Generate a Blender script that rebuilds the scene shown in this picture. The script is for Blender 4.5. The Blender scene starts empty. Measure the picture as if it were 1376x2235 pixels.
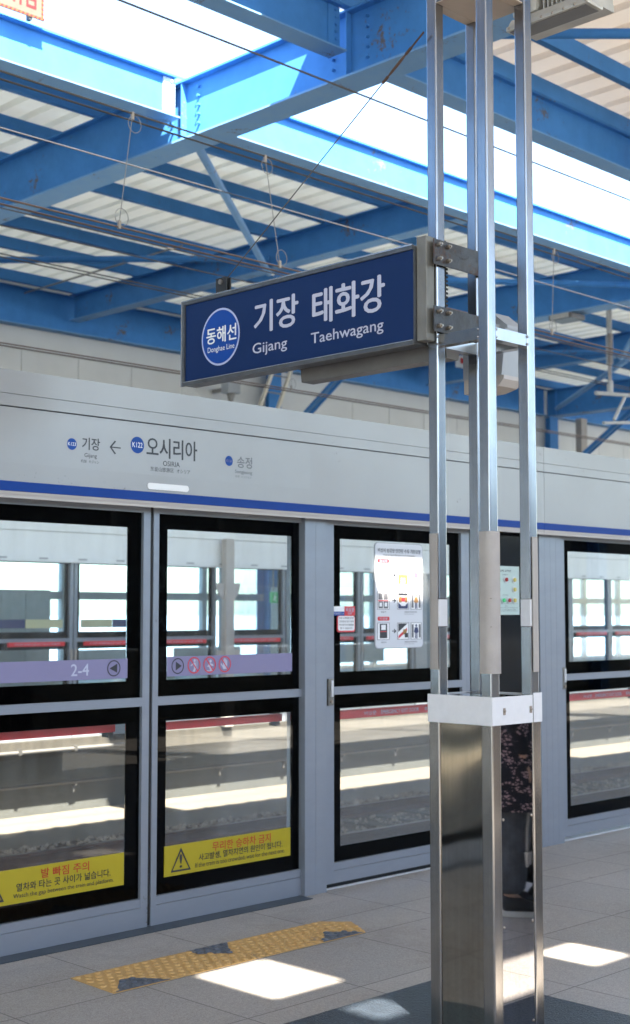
import bpy, bmesh, math, random
from mathutils import Vector, Matrix
random.seed(7)
R = math.radians
scene = bpy.context.scene
C = scene.collection

# ------------------------------------------------------------------ camera
cam_d = bpy.data.cameras.new("camera"); cam = bpy.data.objects.new("camera", cam_d); C.objects.link(cam)
scene.camera = cam
cam_d.sensor_fit = 'VERTICAL'; cam_d.sensor_height = 36.0
cam_d.lens = 36.0*2971/2235
cam_d.clip_start = 0.05; cam_d.clip_end = 6000
PITCH = math.atan(219.5/2971)
cam.location = (0, 0, 1.6)
cam.rotation_euler = (R(90)+PITCH, 0, R(-45))
cam_d.dof.use_dof = True; cam_d.dof.focus_distance = 5.9; cam_d.dof.aperture_fstop = 3.6

# ------------------------------------------------------------------ light: sun direction of travel (0.38, 0.7, -1)
SD = Vector((0.38, 0.70, -1.0)).normalized()
sun_d = bpy.data.lights.new("sun", 'SUN'); sun = bpy.data.objects.new("sun", sun_d); C.objects.link(sun)
sun_d.energy = 5.0; sun_d.angle = R(0.5); sun_d.color = (1.0, 0.90, 0.77)
sun.rotation_euler = SD.to_track_quat('-Z', 'Y').to_euler()
sun.location = (-3, -15, 25)
w = bpy.data.worlds.new("World"); scene.world = w; w.use_nodes = True
nt = w.node_tree; bg = nt.nodes["Background"]
sky = nt.nodes.new("ShaderNodeTexSky"); sky.sky_type = 'NISHITA'; sky.sun_disc = False
sky.sun_elevation = math.asin(-SD.z); sky.sun_rotation = math.atan2(-SD.x, -SD.y)
sky.air_density = 1.1; sky.dust_density = 1.0; sky.ozone_density = 1.2
nt.links.new(sky.outputs[0], bg.inputs[0]); bg.inputs[1].default_value = 0.10
vs = scene.view_settings
vs.view_transform = 'Standard'; vs.look = 'None'; vs.gamma = 1; vs.exposure = 3.15; vs.use_curve_mapping = False
cy = scene.cycles
cy.use_denoising = True
cy.max_bounces = 10; cy.diffuse_bounces = 5; cy.glossy_bounces = 6; cy.transmission_bounces = 8; cy.transparent_max_bounces = 24
cy.sample_clamp_indirect = 8; cy.caustics_reflective = False; cy.caustics_refractive = False

# ------------------------------------------------------------------ materials
def N(m, t, **k):
    n = m.node_tree.nodes.new(t)
    for a, b in k.items(): setattr(n, a, b)
    return n
def mat(name, col, rough=0.5, metal=0.0, var=0.0, vscale=6.0, bump=0.0, bscale=60.0, stretch=(1,1,1), spec=0.5,
        col2=None, rvar=0.0, emit=None, estr=0.0, coat=0.0, speck=None):
    m = bpy.data.materials.new(name); m.use_nodes = True
    b = m.node_tree.nodes["Principled BSDF"]; L = m.node_tree.links
    b.inputs["Base Color"].default_value = (*col, 1); b.inputs["Roughness"].default_value = rough
    b.inputs["Metallic"].default_value = metal; b.inputs["Specular IOR Level"].default_value = spec
    b.inputs["Coat Weight"].default_value = coat
    tc = N(m, "ShaderNodeTexCoord"); mp = N(m, "ShaderNodeMapping"); mp.inputs["Scale"].default_value = stretch
    L.new(tc.outputs["Object"], mp.inputs[0])
    if var > 0 or col2:
        nz = N(m, "ShaderNodeTexNoise"); nz.inputs["Scale"].default_value = vscale; nz.inputs["Detail"].default_value = 6
        nz.inputs["Roughness"].default_value = 0.65
        L.new(mp.outputs[0], nz.inputs["Vector"])
        mr = N(m, "ShaderNodeMapRange"); mr.inputs[1].default_value = 0.3; mr.inputs[2].default_value = 0.7
        L.new(nz.outputs[0], mr.inputs[0])
        mx = N(m, "ShaderNodeMix", data_type='RGBA')
        c2 = col2 if col2 else tuple(max(0, x*(1-var)) for x in col)
        c1 = col if col2 else tuple(min(1, x*(1+var)) for x in col)
        mx.inputs[6].default_value = (*c1, 1); mx.inputs[7].default_value = (*c2, 1)
        L.new(mr.outputs[0], mx.inputs[0]); L.new(mx.outputs[2], b.inputs["Base Color"])
        if rvar > 0:
            m2 = N(m, "ShaderNodeMapRange"); m2.inputs[1].default_value = 0.3; m2.inputs[2].default_value = 0.7
            m2.inputs[3].default_value = rough-rvar; m2.inputs[4].default_value = rough+rvar
            L.new(nz.outputs[0], m2.inputs[0]); L.new(m2.outputs[0], b.inputs["Roughness"])
    if speck:
        amt, scol, ssc = speck
        src = b.inputs["Base Color"].links[0].from_socket if b.inputs["Base Color"].links else None
        na = N(m, "ShaderNodeTexNoise"); na.inputs["Scale"].default_value = ssc; na.inputs["Detail"].default_value = 8; na.inputs["Roughness"].default_value = .75
        nb = N(m, "ShaderNodeTexNoise"); nb.inputs["Scale"].default_value = ssc*.12; nb.inputs["Detail"].default_value = 3
        L.new(tc.outputs["Object"], na.inputs["Vector"]); L.new(tc.outputs["Object"], nb.inputs["Vector"])
        mu = N(m, "ShaderNodeMath", operation='MULTIPLY'); L.new(na.outputs[0], mu.inputs[0]); L.new(nb.outputs[0], mu.inputs[1])
        ms = N(m, "ShaderNodeMapRange"); ms.inputs[1].default_value = amt; ms.inputs[2].default_value = amt+.05; L.new(mu.outputs[0], ms.inputs[0])
        mc = N(m, "ShaderNodeMix", data_type='RGBA'); mc.inputs[7].default_value = (*scol, 1); L.new(ms.outputs[0], mc.inputs[0])
        if src: L.new(src, mc.inputs[6])
        else: mc.inputs[6].default_value = (*col, 1)
        L.new(mc.outputs[2], b.inputs["Base Color"])
    if bump > 0:
        n2 = N(m, "ShaderNodeTexNoise"); n2.inputs["Scale"].default_value = bscale; n2.inputs["Detail"].default_value = 4
        L.new(mp.outputs[0], n2.inputs["Vector"])
        bp = N(m, "ShaderNodeBump"); bp.inputs["Strength"].default_value = bump; bp.inputs["Distance"].default_value = 0.01
        L.new(n2.outputs[0], bp.inputs["Height"]); L.new(bp.outputs[0], b.inputs["Normal"])
    if emit:
        b.inputs["Emission Color"].default_value = (*emit, 1); b.inputs["Emission Strength"].default_value = estr
    return m

def translucent(m, amt, col):
    nt = m.node_tree; L = nt.links; b = nt.nodes["Principled BSDF"]; out = nt.nodes["Material Output"]
    t = N(m, "ShaderNodeBsdfTranslucent"); t.inputs[0].default_value = (*col, 1); mx = N(m, "ShaderNodeMixShader"); mx.inputs[0].default_value = amt
    L.new(b.outputs[0], mx.inputs[1]); L.new(t.outputs[0], mx.inputs[2]); L.new(mx.outputs[0], out.inputs[0])
def glass_mat(name, tint, refl, dust, dustcol=(0.8, 0.8, 0.78), ior_f=True):
    m = bpy.data.materials.new(name); m.use_nodes = True; nt = m.node_tree; L = nt.links
    for n in list(nt.nodes): nt.nodes.remove(n)
    out = N(m, "ShaderNodeOutputMaterial"); tr = N(m, "ShaderNodeBsdfTransparent"); tr.inputs[0].default_value = (*tint, 1)
    gl = N(m, "ShaderNodeBsdfGlossy"); gl.inputs["Roughness"].default_value = 0.015; gl.inputs[0].default_value = (.95, .97, 1, 1)
    df = N(m, "ShaderNodeBsdfDiffuse"); df.inputs[0].default_value = (*dustcol, 1)
    tc = N(m, "ShaderNodeTexCoord"); nz = N(m, "ShaderNodeTexNoise"); nz.inputs["Scale"].default_value = 5; nz.inputs["Detail"].default_value = 8
    mp = N(m, "ShaderNodeMapping"); mp.inputs["Scale"].default_value = (3, 3, .6)
    L.new(tc.outputs["Object"], mp.inputs[0]); L.new(mp.outputs[0], nz.inputs["Vector"])
    mr = N(m, "ShaderNodeMapRange"); mr.inputs[1].default_value = .35; mr.inputs[2].default_value = .75
    mr.inputs[3].default_value = dust*.5; mr.inputs[4].default_value = dust*1.6
    L.new(nz.outputs[0], mr.inputs[0])
    m1 = N(m, "ShaderNodeMixShader"); L.new(mr.outputs[0], m1.inputs[0]); L.new(tr.outputs[0], m1.inputs[1]); L.new(df.outputs[0], m1.inputs[2])
    fr = N(m, "ShaderNodeFresnel"); fr.inputs[0].default_value = 1.5
    mu = N(m, "ShaderNodeMath", operation='MULTIPLY'); mu.inputs[1].default_value = refl; L.new(fr.outputs[0], mu.inputs[0])
    m2 = N(m, "ShaderNodeMixShader"); L.new(mu.outputs[0], m2.inputs[0]); L.new(m1.outputs[0], m2.inputs[1]); L.new(gl.outputs[0], m2.inputs[2])
    L.new(m2.outputs[0], out.inputs[0])
    return m

M = {}
M['blue'] = mat('blue_paint', (.054, .205, .48), .55, spec=.15, var=.10, vscale=3.5, rvar=.08, bump=.05, bscale=25, speck=(.355, (.12, .11, .11), 14))
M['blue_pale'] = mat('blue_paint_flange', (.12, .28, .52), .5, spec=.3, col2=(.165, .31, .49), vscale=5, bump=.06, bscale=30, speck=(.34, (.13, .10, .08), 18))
M['splice'] = mat('zinc_primer', (.55, .62, .72), .5, var=.15)
M['deck'] = mat('deck_sheet', (.80, .79, .73), .6, col2=(.70, .69, .62), vscale=2.2, bump=.1, bscale=20)
M['deck_bounce_tint'] = mat('deck_sheet_bounce_tint', (.74, .66, .56), .6, var=.07, vscale=2)  # cream tint paints in warm light bounced up from the floor
translucent(M['deck'], .032, (.9, .95, .88)); translucent(M['deck_bounce_tint'], .04, (.95, .86, .74))  # translucency added so sun through the sheets brightens the ceiling
M['alu'] = mat('door_aluminium', (.25, .275, .315), .38, metal=.25, var=.05, vscale=3, stretch=(1,1,3), rvar=.06, speck=(.395, (.17, .17, .17), 22))
M['alu_edge'] = mat('door_aluminium_bright', (.66, .67, .69), .3, metal=.4, var=.05)
M['header'] = mat('header_paint', (.325, .326, .325), .34, metal=.15, var=.025, vscale=1.5, bump=.012, bscale=2.0, rvar=.05, speck=(.385, (.2, .19, .18), 30))
M['header2'] = mat('route_panel_film', (.329, .330, .330), .33, metal=.15, var=.02)
M['cream'] = mat('header_lip', (.45, .41, .38), .5, var=.03)
M['bluestripe'] = mat('stripe_blue', (.006, .045, .24), .55, var=.05, spec=.2)
M['frit'] = glass_mat('black_frit_glass', (.04, .04, .042), .25, .003, (.3, .33, .36))
M['glass'] = glass_mat('clear_glass', (.94, .965, .96), .20, .03)
M['glass_dirty'] = glass_mat('dusty_glass', (.93, .96, .96), .4, .05, (.7, .7, .68))
M['glass_blue'] = glass_mat('bluish_glass', (.80, .93, 1.0), .4, .06, (.7, .75, .8))
M['blackpanel'] = mat('black_panel', (.006, .008, .012), .08, var=.3, spec=.5)
M['rubber'] = mat('black_rubber', (.012, .012, .013), .6, var=.2)
M['white'] = mat('white_print', (.80, .80, .80), .4, var=.02)
M['text_white'] = mat('lettering_white', (.48, .49, .60), .4)
M['text_dark'] = mat('lettering_black', (.025, .027, .035), .45)
M['text_grey'] = mat('lettering_faded', (.13, .135, .15), .45)
M['text_red'] = mat('lettering_red', (.45, .035, .015), .45)
M['dot_blue'] = mat('route_blue', (.015, .07, .30), .5, spec=.2)
M['yellow'] = mat('sticker_yellow', (.42, .33, .010), .45, var=.03)
M['lilac'] = mat('sticker_lilac', (.22, .20, .33), .45, var=.02)
M['red'] = mat('red_bar', (.80, .03, .04), .35, var=.08)
M['red_print'] = mat('red_print', (.62, .04, .05), .4)
M['signblue'] = mat('sign_navy', (.0045, .022, .092), .5, var=.05, vscale=2, spec=.2)
M['signdisc'] = mat('sign_disc', (.008, .06, .30), .5, spec=.2)
M['signring'] = mat('sign_ring', (.42, .46, .66), .4)
M['dkframe'] = mat('sign_frame', (.12, .125, .13), .38, metal=.6, var=.2, vscale=12)
M['brightedge'] = mat('sign_edge', (.62, .62, .62), .25, metal=.9)
M['galv'] = mat('galvanised', (.24, .23, .205), .5, metal=.4, col2=(.16, .15, .13), vscale=14, stretch=(1,1,.3), bump=.1, bscale=60)
M['rustplate'] = mat('rusted_plate', (.055, .06, .068), .38, metal=.2, col2=(.04, .035, .034), vscale=16, bump=.5, bscale=40, speck=(.30, (.055, .025, .014), 60))
M['bolt'] = mat('bolt_zinc', (.36, .31, .26), .38, metal=.9, var=.2)
M['tape'] = mat('white_tape', (.66, .65, .64), .5, var=.04, vscale=25)
M['beigeplate'] = mat('top_plate_beige', (.42, .34, .27), .5, var=.08, vscale=8)
M['guard'] = mat('corner_guard', (.34, .305, .27), .62, var=.08, vscale=10, bump=.1)
M['lampgrey'] = mat('lamp_housing', (.15, .145, .14), .5, metal=.2, var=.12)
M['lampwarm'] = mat('floodlight_housing', (.42, .40, .36), .45, metal=.3, var=.15)
M['speaker'] = mat('speaker_grey', (.33, .35, .37), .45, var=.05)
M['wallpanel'] = mat('wall_panel', (.58, .58, .56), .6, var=.05, vscale=1.2)
M['rearwall'] = mat('rear_wall_dark', (.07, .085, .10), .4, var=.1)
M['wallframe'] = mat('window_frame_grey', (.33, .36, .38), .5, var=.1)
M['conc'] = mat('concrete', (.42, .40, .35), .85, var=.22, vscale=3, bump=.3, bscale=30)
M['conc_ledge'] = mat('ledge_concrete', (.155, .135, .108), .9, var=.12, vscale=5, bump=.2)
M['conc_slab'] = mat('stained_concrete', (.068, .060, .048), .85, col2=(.036, .032, .026), vscale=4, bump=.3, bscale=30, stretch=(3, 1, .4))
M['conc_dark'] = mat('concrete_wall', (.062, .064, .060), .85, var=.15, vscale=2, bump=.3, bscale=20)
M['ballast'] = mat('ballast', (.085, .062, .042), .95, col2=(.03, .022, .016), vscale=38, bump=1.0, bscale=45)
M['stone'] = mat('stone', (.30, .255, .20), .9, col2=(.10, .08, .06), vscale=9)
M['rail'] = mat('rail_rust', (.060, .030, .020), .7, metal=0, var=.3, vscale=12)
M['railhead'] = mat('rail_head', (.12, .10, .09), .4, metal=.5, var=.2)
M['railtop'] = mat('rail_top', (.5, .48, .45), .25, metal=.9)
M['copper'] = mat('wire_copper', (.17, .12, .10), .4, metal=.6)
M['wire'] = mat('wire_steel', (.10, .095, .09), .5, metal=.5)
M['wiregrey'] = mat('wire_grey', (.26, .25, .24), .45, metal=.5)
M['insul'] = mat('insulator', (.34, .31, .29), .35, var=.2)
M['signwarn'] = mat('danger_board', (.12, .09, .062), .5, var=.1, vscale=10)
M['dangerred'] = mat('danger_red', (.13, .008, .006), .5)
M['orange'] = mat('hazard_orange', (.15, .06, .012), .5)
M['orange_red'] = mat('hazard_red', (.09, .012, .008), .5)
M['tactile'] = mat('tactile_yellow', (.50, .31, .11), .6, var=.06, vscale=5, bump=.05, bscale=60, speck=(.37, (.25, .17, .09), 25))
M['tactile_worn'] = mat('tactile_worn', (.075, .09, .115), .5, var=.4, vscale=22, bump=.2)
M['mat_rubber'] = mat('rubber_mat', (.028, .038, .052), .38, var=.3, vscale=30, bump=.9, bscale=120)
M['green'] = mat('green_sign', (.02, .30, .09), .4, emit=(.03, .5, .14), estr=.05)
M['ledg'] = mat('led_green', (.02, .5, .08), .3, emit=(.02, 1, .15), estr=.10)
M['ledr'] = mat('led_red', (.35, .02, .02), .25)
M['ledy'] = mat('led_yellow', (.62, .50, .12), .25)
M['ctrlpanel'] = mat('control_face', (.46, .56, .52), .4)
M['seat'] = mat('pole_grey', (.48, .47, .44), .45, metal=.2, var=.1)
M['rail_sunlit'] = mat('ladder_rail_sunlit', (.68, .62, .50), .4, metal=.2)  # pale warm colour paints sunlight on rails the sun does not reach
M['pink'] = mat('print_pink', (.30, .10, .18), .5)
M['tan'] = mat('print_tan', (.34, .17, .05), .5)
M['postersheet'] = mat('poster_sheet', (.62, .63, .66), .5, var=.02)
M['paleband'] = mat('pale_yellow_band', (.50, .50, .30), .5)
M['greydark'] = mat('print_grey_dark', (.13, .13, .14), .5)
M['navy'] = mat('print_navy', (.03, .04, .12), .5)
M['greyprint'] = mat('print_grey', (.33, .34, .36), .5)
M['skin'] = mat('skin', (.55, .33, .24), .5)
M['hair'] = mat('hair', (.012, .010, .009), .45, bump=.4, bscale=120, stretch=(6,6,1))
M['jeans'] = mat('dark_jeans', (.085, .09, .105), .85, var=.35, vscale=14, bump=.3, bscale=50)
M['sneaker'] = mat('sneaker_black', (.02, .02, .022), .6)
M['sole'] = mat('sneaker_sole', (.65, .62, .58), .6)
M['bag'] = mat('bag_black', (.015, .015, .017), .5)
M['ground'] = mat('ground_far', (.42, .47, .50), .9, var=.3, vscale=.05)
M['sill'] = mat('sill_dark', (.06, .08, .10), .5, metal=.3, var=.2)
M['seatgrey'] = mat('opposite_floor', (.34, .34, .33), .6, var=.1)

def floral():
    m = mat('floral_fabric', (.02, .02, .028), .85)
    L = m.node_tree.links; b = m.node_tree.nodes["Principled BSDF"]
    tc = N(m, "ShaderNodeTexCoord"); v = N(m, "ShaderNodeTexVoronoi"); v.inputs["Scale"].default_value = 75
    n = N(m, "ShaderNodeTexNoise"); n.inputs["Scale"].default_value = 13; n.inputs["Detail"].default_value = 3
    L.new(tc.outputs["Object"], v.inputs["Vector"]); L.new(tc.outputs["Object"], n.inputs["Vector"])
    a = N(m, "ShaderNodeMath", operation='LESS_THAN'); a.inputs[1].default_value = .42; L.new(v.outputs["Distance"], a.inputs[0])
    c = N(m, "ShaderNodeMath", operation='GREATER_THAN'); c.inputs[1].default_value = .50; L.new(n.outputs[0], c.inputs[0])
    mu = N(m, "ShaderNodeMath", operation='MULTIPLY'); L.new(a.outputs[0], mu.inputs[0]); L.new(c.outputs[0], mu.inputs[1])
    mx = N(m, "ShaderNodeMix", data_type='RGBA'); mx.inputs[6].default_value = (.018, .018, .026, 1); mx.inputs[7].default_value = (.50, .34, .36, 1)
    L.new(mu.outputs[0], mx.inputs[0]); L.new(mx.outputs[2], b.inputs["Base Color"])
    return m
M['floral'] = floral()

def steel(name, base, rough, warp, wscale, streak=.35):
    m = bpy.data.materials.new(name); m.use_nodes = True; L = m.node_tree.links
    b = m.node_tree.nodes["Principled BSDF"]; b.inputs["Metallic"].default_value = 1.0
    tc = N(m, "ShaderNodeTexCoord"); mp = N(m, "ShaderNodeMapping"); mp.inputs["Scale"].default_value = (90, 90, 1.2)
    L.new(tc.outputs["Object"], mp.inputs[0])
    n1 = N(m, "ShaderNodeTexNoise"); n1.inputs["Scale"].default_value = 1.0; n1.inputs["Detail"].default_value = 5
    L.new(mp.outputs[0], n1.inputs["Vector"])
    n2 = N(m, "ShaderNodeTexNoise"); n2.inputs["Scale"].default_value = 7; n2.inputs["Detail"].default_value = 8; n2.inputs["Roughness"].default_value = .7
    L.new(tc.outputs["Object"], n2.inputs["Vector"])
    mx = N(m, "ShaderNodeMath", operation='MULTIPLY_ADD'); mx.inputs[1].default_value = streak*.4; L.new(n1.outputs[0], mx.inputs[0]); 
    m3 = N(m, "ShaderNodeMath", operation='MULTIPLY'); m3.inputs[1].default_value = streak*.6; L.new(n2.outputs[0], m3.inputs[0]); L.new(m3.outputs[0], mx.inputs[2])
    r = N(m, "ShaderNodeMapRange"); r.inputs[1].default_value = 0; r.inputs[2].default_value = streak
    r.inputs[3].default_value = rough*.8; r.inputs[4].default_value = rough*1.25; L.new(mx.outputs[0], r.inputs[0]); L.new(r.outputs[0], b.inputs["Roughness"])
    c = N(m, "ShaderNodeMix", data_type='RGBA'); c.inputs[6].default_value = (*[x*1.04 for x in base], 1); c.inputs[7].default_value = (*[x*.80 for x in base], 1)
    r2 = N(m, "ShaderNodeMapRange"); r2.inputs[1].default_value = streak*.35; r2.inputs[2].default_value = streak*.65; L.new(mx.outputs[0], r2.inputs[0])
    L.new(r2.outputs[0], c.inputs[0]); L.new(c.outputs[2], b.inputs["Base Color"])
    if warp > 0:
        n4 = N(m, "ShaderNodeTexNoise"); n4.inputs["Scale"].default_value = wscale; n4.inputs["Detail"].default_value = 1
        mp2 = N(m, "ShaderNodeMapping"); mp2.inputs["Scale"].default_value = (1, 1, .6); L.new(tc.outputs["Object"], mp2.inputs[0]); L.new(mp2.outputs[0], n4.inputs["Vector"])
        bp = N(m, "ShaderNodeBump"); bp.inputs["Strength"].default_value = 1; bp.inputs["Distance"].default_value = warp
        L.new(n4.outputs[0], bp.inputs["Height"]); L.new(bp.outputs[0], b.inputs["Normal"])
    return m
M['steel'] = steel('brushed_steel_tube', (.37, .38, .40), .24, 0, 1, .5)
M['steel_low'] = steel('satin_steel_tube', (.40, .385, .37), .2, 0, 1, .5)
M['mirror'] = steel('mirror_steel', (.38, .355, .31), .055, .011, 2.4, .3)
M['mirror2'] = steel('mirror_steel_flat', (.44, .44, .46), .03, .0012, 2.0, .15)

def floor_mat():
    m = bpy.data.materials.new('granite_paving'); m.use_nodes = True; L = m.node_tree.links
    b = m.node_tree.nodes["Principled BSDF"]; tc = N(m, "ShaderNodeTexCoord"); sp = N(m, "ShaderNodeSeparateXYZ"); L.new(tc.outputs["Object"], sp.inputs[0])
    def mth(op, a, bb=None, cc=None):
        n = N(m, "ShaderNodeMath", operation=op)
        for i, x in enumerate((a, bb, cc)):
            if x is None: continue
            if isinstance(x, (int, float)): n.inputs[i].default_value = x
            else: L.new(x, n.inputs[i])
        return n.outputs[0]
    def line(v, off, per, hw):
        f = mth('FRACT', mth('DIVIDE', mth('SUBTRACT', v, off), per))
        return mth('GREATER_THAN', mth('ABSOLUTE', mth('SUBTRACT', f, .5)), .5-hw/per)
    X, Y = sp.outputs[0], sp.outputs[1]
    jx = line(X, 3.71, .65, .0035); jy = line(Y, 4.735, .65, .0035)
    far = mth('GREATER_THAN', Y, 4.9)
    jy = mth('MULTIPLY', jy, mth('SUBTRACT', 1, far))
    j2 = mth('LESS_THAN', mth('ABSOLUTE', mth('SUBTRACT', Y, 5.075)), .0035)
    J = mth('MAXIMUM', mth('MAXIMUM', jx, jy), j2)
    # tile tone
    cx = mth('FLOOR', mth('DIVIDE', mth('SUBTRACT', X, 3.71), .65)); cyy = mth('FLOOR', mth('DIVIDE', mth('SUBTRACT', Y, 4.735), .65))
    cb = N(m, "ShaderNodeCombineXYZ"); L.new(cx, cb.inputs[0]); L.new(cyy, cb.inputs[1])
    wn = N(m, "ShaderNodeTexWhiteNoise"); L.new(cb.outputs[0], wn.inputs[0])
    n1 = N(m, "ShaderNodeTexNoise"); n1.inputs["Scale"].default_value = 210; n1.inputs["Detail"].default_value = 3; L.new(tc.outputs["Object"], n1.inputs["Vector"])
    n2 = N(m, "ShaderNodeTexNoise"); n2.inputs["Scale"].default_value = 2.2; n2.inputs["Detail"].default_value = 6; L.new(tc.outputs["Object"], n2.inputs["Vector"])
    v = N(m, "ShaderNodeTexVoronoi"); v.inputs["Scale"].default_value = 160; L.new(tc.outputs["Object"], v.inputs["Vector"])
    k = mth('ADD', mth('MULTIPLY', mth('SUBTRACT', n1.outputs[0], .5), 1.1), mth('MULTIPLY', mth('SUBTRACT', n2.outputs[0], .5), .45))
    k = mth('ADD', k, mth('MULTIPLY', mth('SUBTRACT', wn.outputs[0], .5), .16))
    sv = N(m, "ShaderNodeSeparateColor"); L.new(v.outputs["Color"], sv.inputs[0])
    k = mth('ADD', k, mth('MULTIPLY', mth('SUBTRACT', sv.outputs[0], .5), .35))
    k = mth('MULTIPLY', mth('ADD', k, 1.0), mth('SUBTRACT', 1, mth('MULTIPLY', J, .62)))
    cm = N(m, "ShaderNodeMix", data_type='RGBA', blend_type='MULTIPLY'); cm.inputs[0].default_value = 1
    cm.inputs[6].default_value = (.335, .315, .29, 1); cbb = N(m, "ShaderNodeCombineXYZ")
    for i in range(3): L.new(k, cbb.inputs[i])
    L.new(cbb.outputs[0], cm.inputs[7]); L.new(cm.outputs[2], b.inputs["Base Color"])
    v2 = N(m, "ShaderNodeTexVoronoi"); v2.inputs["Scale"].default_value = 2.6; L.new(tc.outputs["Object"], v2.inputs["Vector"])
    n5 = N(m, "ShaderNodeTexNoise"); n5.inputs["Scale"].default_value = 1.1; n5.inputs["Detail"].default_value = 9; n5.inputs["Roughness"].default_value = .7; L.new(tc.outputs["Object"], n5.inputs["Vector"])
    spot = mth('MULTIPLY', mth('LESS_THAN', v2.outputs["Distance"], .045), .35)
    st = N(m, "ShaderNodeMapRange"); st.inputs[1].default_value = .52; st.inputs[2].default_value = .72; st.inputs[3].default_value = 0; st.inputs[4].default_value = .28; L.new(n5.outputs[0], st.inputs[0])
    kk = mth('MULTIPLY', k, mth('SUBTRACT', 1, mth('MAXIMUM', spot, st.outputs[0])))
    for i in range(3): L.new(kk, cbb.inputs[i])
    rr_ = N(m, "ShaderNodeMapRange"); rr_.inputs[1].default_value = .3; rr_.inputs[2].default_value = .7; rr_.inputs[3].default_value = .36; rr_.inputs[4].default_value = .62; L.new(n5.outputs[0], rr_.inputs[0]); L.new(rr_.outputs[0], b.inputs["Roughness"])
    bp = N(m, "ShaderNodeBump"); bp.inputs["Strength"].default_value = .25; bp.inputs["Distance"].default_value = .004
    L.new(k, bp.inputs["Height"]); L.new(bp.outputs[0], b.inputs["Normal"])
    return m
M['floor'] = floor_mat()

# ------------------------------------------------------------------ helpers
def props(o, label=None, cat=None, group=None, kind=None):
    if label: o['label'] = label
    if cat: o['category'] = cat
    if group: o['group'] = group
    if kind: o['kind'] = kind
    return o
def thing(name, label, cat, loc=(0, 0, 0), group=None):
    o = bpy.data.objects.new(name, None); C.objects.link(o); o.location = loc; o.empty_display_size = .1
    return props(o, label, cat, group)
def wloc(o):
    v = Vector((0, 0, 0))
    while o is not None: v += o.location; o = o.parent
    return v

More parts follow.
